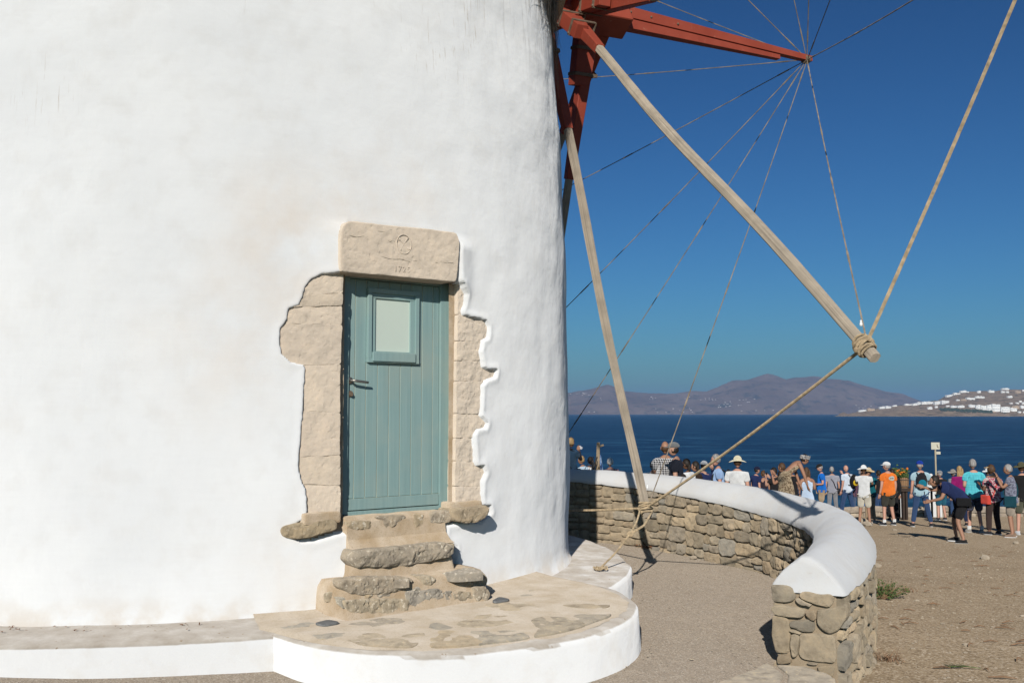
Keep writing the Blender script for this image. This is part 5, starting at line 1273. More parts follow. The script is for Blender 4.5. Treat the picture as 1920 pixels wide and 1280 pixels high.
    if hat:
        kind, hm = hat; hb = MB()
        if kind == 'cap':
            hb.ball((0, -.008, .044), .090, .112, .086, 14, 8, lambda q: Vector((q.x, q.y, max(q.z, -.012)))); V_ = []
            for j in range(9):
                t_ = math.pi * (j / 8); x = .075 * math.cos(t_); V_ += [(x, .085 * math.sin(t_) * .95, .045), (x * 1.0, .085 * math.sin(t_) + .085 * math.sin(t_) ** .6, .034)]
            nV = [(x, y, z - .008) for x, y, z in V_]; Fv = [(2 * j, 2 * j + 1, 2 * j + 3, 2 * j + 2) for j in range(8)]
            hb.add(V_, Fv); hb.add(nV, [f[::-1] for f in Fv])
        elif kind in ('sun', 'straw'):
            br = .185; nn = 20; V_ = []
            for r, z in ((.088, .052), (.13, .045), (br, .026), (br, .018), (.13, .036), (.088, .044)):
                for j in range(nn): t_ = 2 * math.pi * j / nn; V_.append((r * math.cos(t_), r * 1.06 * math.sin(t_), z - .020 * math.sin(t_ * 2 + 1) * (r / br) ** 2))
            hb.add(V_, grid_faces(nn, 6, True)); hb.ball((0, 0, .052), .090, .108, .098, 14, 8, lambda q: Vector((q.x, q.y, max(q.z, -.01))))
        elif kind == 'visor':
            nn = 20; V_ = []
            for r, z in ((.086, .05), (.086, .085), (.09, .085), (.09, .05)):
                for j in range(nn): t_ = 2 * math.pi * j / nn; V_.append((r * math.cos(t_), r * 1.2 * math.sin(t_), z))
            hb.add(V_, grid_faces(nn, 4, True)); hb.ball((0, .11, .055), .10, .10, .012, 12, 5)
        elif kind == 'wrap':
            for j in range(4): hb.tube([(.088 * math.cos(t_), .106 * math.sin(t_) - .01, .02 + .022 * j + .015 * math.sin(t_)) for t_ in np.linspace(0, 2 * math.pi, 17)], .018, 6, False)
        hb.V = [tuple(hc + R3 @ Vector(v) * k * 1.03) for v in hb.V]; hb.build('hat', hm, o, smooth=True, local=True)
    # clothes follow the same skeleton, a little larger
    if top:
        nm = ['hem', 'pel', 'wai', 'che', 'nb', 'col', 'shl', 'shr']; keep = dict(P)
        if sleeve != 'none':
            f = .62 if sleeve == 'short' else 1.0
            for n in 'lr':
                P['el' + n] = keep['sh' + n].lerp(keep['el' + n], f) if sleeve == 'short' else keep['el' + n]
                if sleeve == 'long': P['wr' + n] = keep['el' + n].lerp(keep['wr' + n], .92)
            nm += ['ell', 'elr'] + (['wrl', 'wrr'] if sleeve == 'long' else [])
        P['nb'] = keep['nb'] + lean_d * .002 * k; P['col'] = keep['nb'] + lean_d * .045 * k; td_ = (keep['wai'] - keep['pel']).normalized(); P['pel'] = keep['pel'] - td_ * .02 * k; P['hem'] = keep['pel'] - td_ * .135 * k
        V, E_, Rr = sk(nm, .017, dict(el=.066 if sleeve == 'short' else .052, sh=.068, nb=(.105, .085), col=(.066, .064), che=(.175 * (.6 + .4 * fw), .128 * (.6 + .4 * fw)), wai=(.16 * fw, .122 * fw), pel=(.195 * (.4 + .6 * fw), .150 * (.4 + .6 * fw)), hem=(.222 * (.5 + .5 * fw), .178 * (.5 + .5 * fw)), wr=.04))
        P.update(keep); PENDING.append(('shirt' if sleeve != 'long' else 'sweater', skin_mesh(V, E_, Rr), top, o, None))
    if dress:
        rings = [(P['nb'] - lean_d * .03 * k, .085, .07), (P['che'].lerp(P['nb'], .45), .165, .10), (P['che'], .175, .125), (P['wai'], .15, .118), (P['pel'], .19, .15), (Vector((0, 0, .75 * k)) + Vector((0, P['pel'].y * .7, 0)), .215, .175), (Vector((0, P['pel'].y * .5, .52 * k)), .245, .20)]
        db = MB(); nn = 18; V_ = []
        for c_, rx, ry in rings:
            for j in range(nn): t_ = 2 * math.pi * j / nn; rr_ = 1 + .05 * math.sin(t_ * 5 + c_.z * 3) * (c_.z < .95 * k); V_.append((c_.x + rx * k * rr_ * math.cos(t_), c_.y + ry * k * rr_ * math.sin(t_), c_.z))
        db.add(V_, [f[::-1] for f in grid_faces(nn, len(rings), True)]); db.build('dress', dress, o, smooth=True, local=True)
    if bottom:
        keep = dict(P); nm = ['pel', 'hil', 'hir', 'knl', 'knr'] + (['anl', 'anr'] if legs == 'long' else [])
        P['pel'] = keep['pel'] + Vector((0, 0, .07 * k)); ov = dict(pel=(.158 * (.5 + .5 * fw), .12 * (.5 + .5 * fw)))
        for n in 'lr':
            if legs == 'short': P['kn' + n] = keep['hi' + n].lerp(keep['kn' + n], .98)
            else: P['an' + n] = keep['an' + n] + Vector((0, .01, .02 * k))
        if legs == 'short': ov['kn'] = .098; ov['hi'] = .106
        else: ov['kn'] = .070; ov['an'] = .058; ov['hi'] = .098
        V, E_, Rr = sk(nm, .010, ov); P.update(keep); PENDING.append(('trousers' if legs == 'long' else 'shorts', skin_mesh(V, E_, Rr), bottom, o, None))
    sm = cloth('shoe_%d_%d_%d' % tuple(int(c * 99) for c in shoes), shoes)
    for n in 'lr':
        A = P['an' + n]; T = P['to' + n]; d_ = Vector((T.x - A.x, T.y - A.y, 0)).normalized(); mid = Vector((A.x, A.y, 0)) + d_ * .055 * k; side = Vector((d_.y, -d_.x, 0)); sb = MB(); nn = 12; V_ = []
        for z, f, top_ in ((.0, 1.0, 0), (.028, 1.03, 0), (.06, .86, 0), (.095, .50, -.05)):
            for j in range(nn): t_ = 2 * math.pi * j / nn; q = mid + d_ * (.135 * f * math.cos(t_) + top_) * k + side * (.048 * (f if f > .6 else .85) * math.sin(t_)) * k; V_.append((q.x, q.y, z * k))
        sb.add(V_, grid_faces(nn, 4, True) + [tuple(range(nn))[::-1], tuple(3 * nn + j for j in range(nn))]); sh_ = sb.build('shoe', sm, o, smooth=True, local=True)
        so = MB(); so.add([(*(mid + d_ * .139 * k * math.cos(2 * math.pi * j / nn) + side * .051 * k * math.sin(2 * math.pi * j / nn)).xy, z) for z in (-.002, .024 * k) for j in range(nn)], grid_faces(nn, 2, True)); so.build('sole', MAT_SOLE, sh_, local=True)
        if sock: MB().tube([A + Vector((0, 0, -.0)), A + Vector((0, 0, .09)) * k], .047 * k, 8).build('sock', sock, o, local=True)
    Wm = Matrix.Translation(g) @ Matrix.Rotation(R_(hd), 4, 'Z')
    return dict(o=o, P={n: Wm @ v for n, v in P.items()}, head=Wm @ hc, k=k, M=Wm, fwd=(Wm.to_3x3() @ Vector((0, 1, 0))), side=(Wm.to_3x3() @ Vector((1, 0, 0))))
def finish_people():
    dg = bpy.context.evaluated_depsgraph_get(); dg.update()
    for name, so, mat, par_, extra in PENDING:
        me = bpy.data.meshes.new_from_object(so.evaluated_get(dg)); old = so.data
        if extra:
            bm = bmesh.new(); bm.from_mesh(me); vv = [bm.verts.new(v) for v in extra.V]
            for f in extra.F:
                try: bm.faces.new([vv[i] for i in f])
                except ValueError: pass
            bm.normal_update(); bm.to_mesh(me); bm.free()
        me.name = name; me.materials.clear(); me.materials.append(mat); me.shade_smooth()
        ob = bpy.data.objects.new(name, me); COL.objects.link(ob); ob.parent = par_
        bpy.data.objects.remove(so, do_unlink=True); bpy.data.meshes.remove(old)
def gadget(pr, which, label, cat, mat=None, size=(.075, .008, .145), lift=.09, name=None):
    """phone or camera held between / in the hands"""
    w_ = pr['P']['wrl'] if which == 'l' else pr['P']['wrr'] if which == 'r' else (pr['P']['wrl'] + pr['P']['wrr']) / 2
    c = w_ + UP * lift + pr['fwd'] * .05; mb = MB(); mb.box(c, pr['side'] * size[0] / 2, pr['fwd'] * size[1] / 2, UP * size[2] / 2, .004)
    if cat == 'camera':
        mb.tube([c + pr['fwd'] * size[1] / 2, c + pr['fwd'] * (size[1] / 2 + .06)], .032, 10); mb.box(c + UP * (size[2] / 2 + .012), pr['side'] * .02, pr['fwd'] * .02, UP * .014)
    tag(mb.build(name or cat, mat or MAT_BLACK, loc=c), label, cat)
def backpack(pr, label, col, w_=.30, h=.42, d=.16, off=0, accent=None, cross=False):
    """rounded daypack on the back with straps and a front pocket"""
    che = pr['P']['che']; c = che - pr['fwd'] * (.15 * pr['k'] + d / 2) + UP * (-.03) + pr['side'] * off; e = empty('backpack', c, label, 'backpack', rz=math.atan2(pr['side'].y, pr['side'].x)); mb = MB()
    mb.ball((0, 0, 0), w_ / 2 * 1.12, d / 2 * 1.15, h / 2 * 1.1, 14, 10, lambda q: Vector((max(-w_ / 2, min(w_ / 2, q.x)), max(-d / 2, min(d / 2, q.y)), max(-h / 2, q.z)))); m = cloth('bag_%d_%d_%d' % tuple(int(c_ * 999) for c_ in col), col)
    mb.build('pack', m, e, smooth=True, local=True); mb = MB(); mb.ball((0, -d * .5, -h * .14), w_ * .40, d * .28, h * .25, 12, 8); mb.build('pocket', accent or m, e, smooth=True, local=True)
    for s in (-1, 1):
        mb = MB(); y0 = d / 2
        pts = [(s * w_ * .3, y0 - .02, h * .36), (s * w_ * .36, y0 + .06, h * .50), (s * .10, y0 + .20, h * .42), (s * .13, y0 + .285, h * .12), (s * .16, y0 + .24, -h * .20), (s * w_ * .45, y0 - .02, -h * .35)]
        mb.tube(catmull(pts, 4), .017, 6); mb.build('strap', MAT_BLACK, e, local=True)
        if cross: break
def shoulder_strap(pr, col, side=1):
    che, pel, k = pr['P']['che'], pr['P']['pel'], pr['k']; f, s = pr['fwd'], pr['side'] * side; sh = pr['P']['shr' if side > 0 else 'shl']
    pts = [sh + UP * .05, che - f * .145 * k, pel - f * .15 * k - s * .10 + UP * .10, pel - s * .20 * k]; pts2 = [sh + UP * .05, che + f * .145 * k + s * .02, pel + f * .14 * k - s * .12 + UP * .08, pel - s * .20 * k]
    return catmull([tuple(p) for p in pts], 4), catmull([tuple(p) for p in pts2], 4), pel - s * .21 * k
def crossbag(pr, label, col, side=1, size=(.10, .20, .16), drop=0.0):
    a, b, c = shoulder_strap(pr, col, side); c = c - UP * drop; e = empty('shoulder_bag', c, label, 'bag'); m = cloth('bagc_%d_%d_%d' % tuple(int(q * 999) for q in col), col)
    mb = MB(); mb.tube([p - c for p in a], .013, 6); mb.tube([p - c for p in b], .013, 6); mb.build('strap', m, e, local=True)
    mb = MB(); mb.box((0, 0, 0), pr['side'] * size[0] / 2, pr['fwd'] * size[1] / 2, UP * size[2] / 2, .03); mb.build('pouch', m, e, smooth=False, local=True)
W = lambda *c: c
C_WHITE = cloth('white_cotton', (.62, .62, .61)); C_NAVY = cloth('navy_cotton', (.018, .028, .085)); C_BLACK = cloth('black_cotton', (.018, .017, .018)); C_JEANS = cloth('blue_denim', (.035, .065, .14))
C_KHAKI = cloth('khaki_cotton', (.36, .27, .175)); C_GREY = cloth('grey_cotton', (.22, .22, .23)); C_LBLUE = cloth('light_blue_cotton', (.26, .37, .55)); C_DKGREY = cloth('charcoal_cotton', (.05, .048, .045))
C_CREAM = cloth('cream_canvas', (.60, .55, .40)); C_STRAW = cloth('straw', (.50, .37, .20)); C_SOCK = cloth('white_sock', (.65, .65, .63))
def build_people():
    # behind the parapet, from the mill outwards
    p = person(1069, 825, 'person with grey blond hair in a white top at the mill edge, raising a camera', 1.68, hd=-35, arms=('half', 'up'), hair=('short', 'blond'), top=C_WHITE, bottom=cloth('slate_blue_cotton', (.10, .11, .17)), skin='tan')
    gadget(p, 'r', 'small silver camera held up beside the mill wall edge', 'camera', cloth('silver', (.5, .5, .52)), (.10, .03, .06), .05); crossbag(p, 'beige strap bag worn by the person at the mill edge', (.33, .25, .18), -1)
    person(1092, 858, 'person in a pale blue shirt, head low, next to the person at the mill edge', 1.62, hd=60, hair=('short', 'blond'), top=cloth('pale_blue_cotton', (.40, .50, .58)), bottom=C_JEANS, skin='tan')
    person(1105, 860, 'dark haired person in a white tee left of the post with blue netting', 1.66, hd=-60, hair=('short', 'dark'), top=C_WHITE, bottom=C_JEANS, skin='brown')
    person(1144, 863, 'white haired person in a dark floral shirt, seen from behind over the parapet', 1.64, hd=10, hair=('curly', 'white'), top=cloth('dark_floral', (.05, .04, .06), 'print', (.50, .25, .24)), bottom=C_JEANS)
    person(1224, 868, 'dark haired person in a grey tee half hidden left of the checked shirt', 1.66, hd=15, hair=('short', 'dark'), top=cloth('light_grey_cotton', (.42, .43, .42)), bottom=C_JEANS, skin='tan')
    person(1267, 833, 'bearded person in a black tee and grey cap beside the checked shirt', 1.86, hd=70, arms=('down', 'down'), hair=('fringe', 'dark'), hat=('cap', cloth('grey_cap', (.16, .165, .17))), top=cloth('near_black_cotton', (.014, .016, .024)), bottom=C_DKGREY, fat=1.1)
    person(1247, 832, 'broad balding person in a black and white checked shirt seen from behind', 1.90, hd=-3, hair=('fringe', 'brown'), top=cloth('checked_shirt', (.55, .54, .53), 'check', (.012, .012, .02)), bottom=C_JEANS, fat=1.30, skin='tan', sleeve='short')
    person(1289, 865, 'long ponytailed dark haired person in a white tee beside the black tee', 1.60, hd=55, arms=('half', 'fwd'), hair=('pony', 'dark'), top=C_WHITE, bottom=C_JEANS, skin='brown')
    person(1281, 884, 'child in a pink top in front of the ponytailed person', 1.22, hd=20, hair=('short', 'dark'), top=cloth('pink_cotton', (.60, .36, .46)), bottom=C_JEANS, skin='brown')
    person(1306, 869, 'person with long dark hair and a dark brown top facing left', 1.60, hd=70, arms=('half', 'down'), hair=('long', 'dark'), top=cloth('dark_brown_cotton', (.035, .022, .015)), bottom=C_JEANS, skin='tan')
    p = person(1318, 868, 'person in a grey cap and navy jacket holding a phone high', 1.68, hd=-30, arms=('half', 'high'), hair=('short', 'dark'), hat=('cap', cloth('pale_grey_cap', (.36, .37, .38))), top=C_NAVY, sleeve='long', bottom=C_JEANS)
    gadget(p, 'r', 'black phone held high beside the grey cap', 'phone')
    p = person(1345, 856, 'grey haired person in a light blue polo facing left with folded hands', 1.80, hd=80, arms=('fwd', 'fwd'), hair=('short', 'grey'), top=C_LBLUE, bottom=C_DKGREY, skin='pink', fat=1.15)
    backpack(p, 'black backpack on the person in the light blue polo', (.018, .018, .02))
    person(1381, 861, 'person in a floppy cream sun hat and white tee looking away over the sea', 1.74, hd=-25, arms=('fwd', 'fwd'), hair=('short', 'brown'), hat=('sun', C_CREAM), top=C_WHITE, bottom=C_BLACK, skin='pink')
    person(1416, 877, 'person in a navy cap and navy tee turned to the right behind the coping', 1.74, hd=-70, arms=('down', 'down'), hair=('short', 'dark'), hat=('cap', cloth('navy_cap', (.012, .015, .04))), top=C_NAVY, bottom=C_JEANS, skin='pink')
    person(1430, 884, 'person with a dark bun and an open backed dark dress', 1.62, hd=20, hair=('bun', 'brown'), dress=cloth('dark_dress', (.03, .022, .03)), skin='tan')
    p = person(1451, 881, 'dark haired person with both arms raised taking a picture', 1.64, hd=35, arms=('up', 'up'), hair=('curly', 'dark'), top=C_BLACK, bottom=C_JEANS, skin='fair'); gadget(p, 'b', 'phone in the raised hands of the dark haired person', 'phone')
    person(1462, 886, 'person in a cream strappy top with dark wavy hair', 1.58, hd=30, arms=('half', 'half'), hair=('curly', 'dark'), top=cloth('cream_cotton', (.45, .42, .36)), sleeve='none', bottom=C_JEANS, skin='fair')
    p = person(1467, 872, 'tallest dark haired person in a black tee behind the patterned dress', 1.76, hd=50, arms=('up', 'up'), hair=('short', 'brown'), top=C_BLACK, bottom=C_DKGREY, skin='tan')
    person(1484, 878, 'dark haired person mostly hidden behind the bending person', 1.70, hd=10, hair=('short', 'dark'), top=C_BLACK, bottom=C_JEANS, skin='tan')
    person(1482, 890, 'person in a patterned beige dress and grey headwrap bending forward', 1.74, hd=-80, lean=48, arms=('hang', 'hang'), hair=('short', 'dark'), hat=('wrap', cloth('grey_wrap', (.42, .40, .38), 'print', (.12, .11, .11))), dress=cloth('beige_print', (.38, .30, .20), 'print', (.13, .09, .055)), skin='tan', at=at_y(1478, 965, 25.0), z_off=1)
    p = person(1511, 879, 'person with long brown hair in a pale blue sleeveless dress seen from behind', 1.66, hd=8, hair=('long', 'brown'), dress=cloth('pale_blue_dress', (.46, .55, .66)), skin='tan', arms=('half', 'half'))
    p = person(1538, 873, 'person in a black cap, bright blue polo and khaki shorts looking at a phone', 1.82, hd=75, arms=('fwd', 'fwd'), hair=('short', 'grey'), hat=('cap', C_BLACK), top=cloth('bright_blue_polo', (.012, .13, .46)), bottom=C_KHAKI, legs='short', skin='pink', fat=1.15, tilt=20)
    gadget(p, 'l', 'dark phone in the hands of the person in the bright blue polo', 'phone', lift=.03, size=(.07, .14, .01))
    p = person(1558, 886, 'grey haired person in a grey shirt and grey trousers seen from behind', 1.72, hd=-8, hair=('short', 'grey'), top=cloth('mid_grey_shirt', (.30, .30, .34)), bottom=C_GREY); crossbag(p, 'dark bag slung across the grey shirt', (.02, .02, .025), -1)
    p = person(1590, 968, 'bald person in a white and pale blue tee striding with legs apart', 1.78, 'f', hd=25, hair=('bald', 'dark'), top=cloth('white_blue_tee', (.55, .60, .66)), bottom=C_JEANS, spread=.26, skin='pink', arms=('down', 'up'), shoes=(.5, .5, .5))
    backpack(p, 'black backpack with a yellow patch on the striding person', (.014, .014, .015), .30, .44, .18, .09, cloth('yellow_patch', (.55, .38, .02)), True)
    p = person(1617, 876, 'person in a white hat and white tee raising both hands to take a photo', 1.72, hd=-25, arms=('up', 'up'), hair=('short', 'brown'), hat=('sun', C_WHITE), top=C_WHITE, bottom=cloth('cream_shorts', (.48, .44, .36)), legs='short', skin='tan'); gadget(p, 'b', 'white phone in front of the white hat', 'phone', C_WHITE)
    person(1607, 966, 'child with long dark curly hair and a dark plaid shirt', 1.12, 'f', hd=-10, hair=('long', 'brown'), top=cloth('dark_plaid', (.06, .045, .075), 'plaid', (.30, .12, .14)), bottom=cloth('mid_denim', (.07, .10, .17)), sleeve='long', shoes=(.5, .5, .52), skin='tan')
    p = person(1633, 979, 'person in a straw sun hat, teal sweater and khaki trousers holding up an arm', 1.66, 'f', hd=120, arms=('out', 'high'), hair=('short', 'brown'), hat=('straw', C_STRAW), top=cloth('teal_knit', (.008, .10, .125)), sleeve='long', bottom=C_KHAKI, spread=.09, fat=1.2, skin='tan', shoes=(.45, .36, .27))
    gadget(p, 'r', 'silver phone held up by the person in the teal sweater', 'phone', C_GREY)
    person(1646, 886, 'dark haired person hidden behind the teal sweater', 1.66, hd=20, hair=('short', 'dark'), top=C_BLACK, bottom=C_JEANS, skin='tan')
    person(1627, 968, 'child in blue jeans and checked sleeves beside the khaki trousers', 1.25, 'f', hd=-20, hair=('short', 'brown'), top=cloth('blue_check', (.30, .34, .45), 'check', (.05, .06, .16)), bottom=cloth('bright_denim', (.08, .16, .33)), step=.1, shoes=(.5, .5, .52), skin='tan')
    person(1676, 977, 'person in black mostly hidden behind the orange tee', 1.62, 'f', hd=5, hair=('short', 'dark'), top=C_BLACK, bottom=C_BLACK, skin='tan', sleeve='long')
    p = person(1667, 984, 'person in an orange tee, white cap and dark shorts standing with back turned', 1.83, 'f', hd=18, arms=('down', 'down'), hair=('short', 'grey'), hat=('cap', C_WHITE), top=cloth('orange_cotton', (.66, .175, .03)), bottom=cloth('dark_olive_shorts', (.045, .043, .035)), legs='short', spread=.12, skin='pink', fat=1.25, sock=C_SOCK, turn=30)
    # oval print on the back of the orange tee
    c = p['P']['che'].lerp(p['P']['nb'], .35) - p['fwd'] * .148 + p['side'] * .03; b = p['fwd'] * -1; lo = Matrix.Rotation(-R_(18), 4, 'Z') @ Matrix.Translation(-p['o'].location)
    for nm, sx, sz, dd, m in (('printed_oval', .105, .066, .0, cloth('print_pale', (.52, .50, .40), 'print', (.30, .42, .46))), ('printed_band', .080, .022, .004, cloth('print_dark', (.05, .14, .22), 'print', (.40, .26, .14)))):
        mb = MB(); V_ = [lo @ (c + b * (dd + .006 - (.03 * (sx / .105) ** 2) * math.cos(t_) ** 2) + p['side'] * sx * math.cos(t_) + UP * sz * math.sin(t_)) for t_ in np.linspace(0, 2 * math.pi, 25)[:-1]]; ctr = lo @ (c + b * (dd + .006)); mb.add(V_ + [ctr], [(i, (i + 1) % 24, 24) for i in range(24)]); mb.build(nm, m, p['o'], local=True)
    p = person(1729, 987, 'person in a royal blue cap, pale blue shirt and jeans with back turned', 1.84, 'f', hd=-8, arms=('down', 'half'), hair=('short', 'grey'), hat=('cap', cloth('royal_blue', (.012, .04, .28))), top=cloth('pale_aqua_shirt', (.36, .49, .54)), bottom=C_JEANS, spread=.19, skin='pink', fat=1.15, turn=-30)
    backpack(p, 'black and turquoise backpack on the person in the royal blue cap', (.02, .02, .024), .28, .46, .15, -.03, cloth('turquoise_trim', (.01, .17, .24)))
    p = person(1799, 1017, 'person in a navy tee and black shorts crouching forward to take a photo', 1.74, 'f', hd=72, lean=50, arms=('lowout', 'out'), hair=('short', 'dark'), top=C_NAVY, bottom=C_BLACK, legs='short', spread=.19, skin='tan', step=.05, fat=1.25, tilt=-25, shoes=(.02, .02, .02))
    gadget(p, 'b', 'black phone held out by the crouching person', 'phone', lift=.02, size=(.14, .01, .07)); crossbag(p, 'black bag hanging at the side of the crouching person', (.014, .014, .015), 1, (.14, .30, .18))
    p = person(1766, 975, 'person in dark clothes with bare legs behind the crouching person', 1.58, 'f', hd=15, arms=('half', 'half'), hair=('short', 'grey'), hat=('cap', cloth('pale_dusty_cap', (.22, .22, .23))), top=C_BLACK, bottom=cloth('teal_shorts', (.02, .10, .15)), legs='short', skin='pink', sleeve='long')
    person(1786, 884, 'person in a grey brimmed hat left of the blond hair', 1.66, hd=20, hair=('short', 'grey'), hat=('sun', cloth('grey_felt', (.26, .24, .21))), top=C_GREY, bottom=C_JEANS, skin='tan')
    p = person(1797, 877, 'person with long blond hair and a magenta top', 1.70, hd=-5, arms=('down', 'down'), hair=('long', 'blond'), top=cloth('magenta_knit', (.26, .012, .12)), sleeve='long', bottom=cloth('dark_blue_cotton', (.02, .03, .07)), skin='fair')
    p = person(1829, 998, 'grey haired person in a turquoise plaid shirt and dark shorts seen from behind', 1.84, 'f', hd=-4, arms=('fwd', 'fwd'), hair=('short', 'grey'), top=cloth('turquoise_plaid', (.11, .50, .55), 'plaid', (.06, .36, .44)), bottom=cloth('dusk_shorts', (.06, .06, .085)), legs='short', skin='pink', fat=1.3, sock=C_SOCK, shoes=(.33, .30, .26))
    p = person(1864, 1003, 'person with dark curly hair, straw visor and a floral blouse over brown trousers', 1.66, 'f', hd=12, arms=('half', 'fwd'), hair=('curly', 'brown'), hat=('visor', C_STRAW), top=cloth('floral_blouse', (.55, .48, .44), 'print', (.36, .05, .10)), bottom=cloth('dark_brown_trousers', (.050, .034, .030)), skin='brown', fat=1.25, sleeve='short')
    crossbag(p, 'red orange print bag on the hip of the person in the floral blouse', (.55, .07, .05), 1, (.12, .26, .22), .02)
    person(1850, 886, 'person in a white sun hat behind the straw visor', 1.66, hd=0, hair=('short', 'brown'), hat=('sun', C_WHITE), top=cloth('dark_teal_cotton', (.02, .05, .07)), bottom=C_NAVY, skin='tan')
    p = person(1898, 1007, 'older person with short grey hair, patterned grey blouse and beige shorts raising a camera', 1.68, 'f', hd=60, arms=('up', 'up'), hair=('short', 'grey'), top=cloth('grey_print_blouse', (.24, .25, .31), 'print', (.10, .10, .14)), bottom=cloth('beige_shorts', (.30, .25, .20)), legs='short', skin='tan', fat=1.15, shoes=(.25, .17, .12))
    gadget(p, 'b', 'black camera raised by the older person in the patterned blouse', 'camera', None, (.12, .06, .085), .05); crossbag(p, 'dark teal bag hanging in front of the patterned blouse', (.012, .06, .08), 1, (.10, .26, .26), .04)
    person(1921, 1002, 'person in a black shirt, olive hat and olive shorts at the right photo edge', 1.74, 'f', hd=-10, hair=('short', 'brown'), hat=('sun', cloth('olive_felt', (.085, .08, .045))), top=C_BLACK, bottom=cloth('olive_shorts', (.085, .085, .06)), legs='short', skin='pink', shoes=(.55, .55, .55))
    finish_people()
build_people()

# ------------------------------------------------------------------ things standing at the back of the bare ground
def build_back():
    MAT_PALE = M('pale_sign_board', (.52, .49, .39), .7, .06, 5, .1)
    d = at_y(1755.5, 905, 33.5); g = Vector((d.x, d.y, terr_d(d.x, d.y))); o = empty('sign', g, 'pale blank sign board with a small plate on a thin pole above the crowd', 'sign')
    t = at_y(1754.5, 829, 33.5).z - g.z; s = 33.5 / F
    mb = MB(); mb.tube([(0, 0, -.1), (0, 0, t - .08)], .028, 8); mb.build('pole', M('sign_pole', (.42, .36, .25), .7, .1), o, local=True)
    mb = MB(); mb.box((-.01, -.04, t - 6.5 * s), (8 * s, 0, 0), (0, .012, 0), (0, 0, 6.6 * s), .02); mb.build('board', MAT_PALE, o, local=True)
    mb = MB(); mb.box((4.5 * s, -.04, t - 19.5 * s), (4 * s, 0, 0), (0, .012, 0), (0, 0, 2.6 * s), .01); mb.build('plate', MAT_PALE, o, local=True)
    mb = MB(); mb.tube([(.04, -.06, t - 3.5 * s), (.05, -.055, t - 8.5 * s)], .012, 6); mb.tube([(.05, -.055, t - 8.5 * s), (.10, -.055, t - 9.5 * s)], .010, 6); mb.build('bracket', MAT_IRON, o, local=True)
    # half barrels planted with orange flowers on dark stands
    MW = M('barrel_stave', (.26, .15, .075), .75, .3, 9, .4, stretch=(6, 6, 1)); MF = M('orange_petal', (.70, .20, .02), .7, .3, 30, 0)
    for px, y0, y1, lab in ((1695, 885, 914, 'wooden half barrel planter with orange flowers between the orange tee and the royal blue cap'), (1681, 884, 912, 'wooden half barrel planter mostly hidden behind the orange tee')):
        Y = 34.2 if px > 1690 else 35.2; a = at_y(px, y1, Y); gz = terr_d(a.x, a.y); o = empty('barrel_planter', (a.x, a.y, gz), lab, 'planter'); h = a.z - gz; s = Y / F; H_ = 19 * s; R0 = 8.5 * s
        mb = MB()
        for j in range(4): mb.box((R0 * .34 * (1 if j % 2 else -1), R0 * .3 * (1 if j > 1 else -1), h / 2 - .05), (.032, 0, 0), (0, .032, 0), (0, 0, h / 2 + .05))
        mb.box((0, 0, h - .06), (R0 * 1.05, 0, 0), (0, R0 * .9, 0), (0, 0, .06)); st = mb.build('stand', M('dark_stand', (.045, .03, .022), .8), o, local=True)
        for j in range(16):
            t0, t1 = 2 * math.pi * j / 16 + .02, 2 * math.pi * (j + 1) / 16 - .02; V = []
            for z, r in ((0, R0 * .88), (.35 * H_, R0 * 1.0), (.7 * H_, R0 * 1.02), (H_, R0 * .98)):
                for rr_ in (r, r - .04): V += [(rr_ * math.cos(t0), rr_ * math.sin(t0), h + z), (rr_ * math.cos(t1), rr_ * math.sin(t1), h + z)]
            Fc = []
            for q in range(3): b = q * 4; Fc += [(b, b + 1, b + 5, b + 4), (b + 2, b + 6, b + 7, b + 3), (b, b + 4, b + 6, b + 2), (b + 1, b + 3, b + 7, b + 5)]
            mesh_obj('stave', V, Fc + [(12, 13, 15, 14), (0, 2, 3, 1)], MW, o, local=True)
        for z in (.18, .8): mb = MB(); mb.tube([(R0 * 1.04 * math.cos(t_), R0 * 1.04 * math.sin(t_), h + H_ * z) for t_ in np.linspace(0, 2 * math.pi, 21)], .022, 5, False); mb.build('hoop', MAT_IRON, o, local=True)
        lf = MB(); fl = MB(); rr = random.Random(px)
        for j in range(260):
            c = Vector((rr.gauss(0, R0 * .45), rr.gauss(0, R0 * .45), h + H_ + abs(rr.gauss(0, .13)))); e = Vector((rr.gauss(0, 1), rr.gauss(0, 1), rr.gauss(0, 1))).normalized() * .05; f_ = e.orthogonal() * .5; lf.add([c - e, c + f_, c + e, c - f_], [(0, 1, 2, 3)])
        for j in range(16): c = Vector((rr.gauss(0, R0 * .5), rr.gauss(0, R0 * .5), h + H_ + .10 + abs(rr.gauss(0, .10)))); fl.ball(c, .04, .04, .03, 6, 4)
        tag(lf.build('foliage', MAT_LEAF, o, local=True), kind='stuff'); tag(fl.build('flowers', MF, o, local=True), kind='stuff')
    # low whitewashed wall on rubble at the edge of the drop, with stepped white masses
    MWW = make_white('low_wall_whitewash', .3, (.66, .655, .64)); a = at_y(1500, 950, 36.6); b = at_y(2010, 962, 36.6); rr = random.Random(3)
    o = empty('low_wall', (a.x, a.y, terr(a.x, a.y)), 'low rough wall of pale rubble along the edge above the sea', 'wall'); n_ = 44; cap = MB(); core = MB(); cnt = 0
    zt = lambda x: CZ - 3.42 + .10 * noise.noise(Vector((x * .8, 1, 1)))
    L = b.x - a.x; V = []
    for i in range(n_ + 1):
        x = a.x + L * i / n_; z = zt(x)
        for y, zz in ((-.22, -.16), (-.25, -.04), (-.12, .03), (.12, .03), (.25, -.04), (.22, -.16)): V.append((x, a.y + y, z + zz + .02 * noise.noise(Vector((x * 2, y, 0)))))
    mesh_obj('wall_top', V, [f[::-1] for f in grid_faces(6, n_ + 1)], MAT_CHIPW, o, smooth=True)
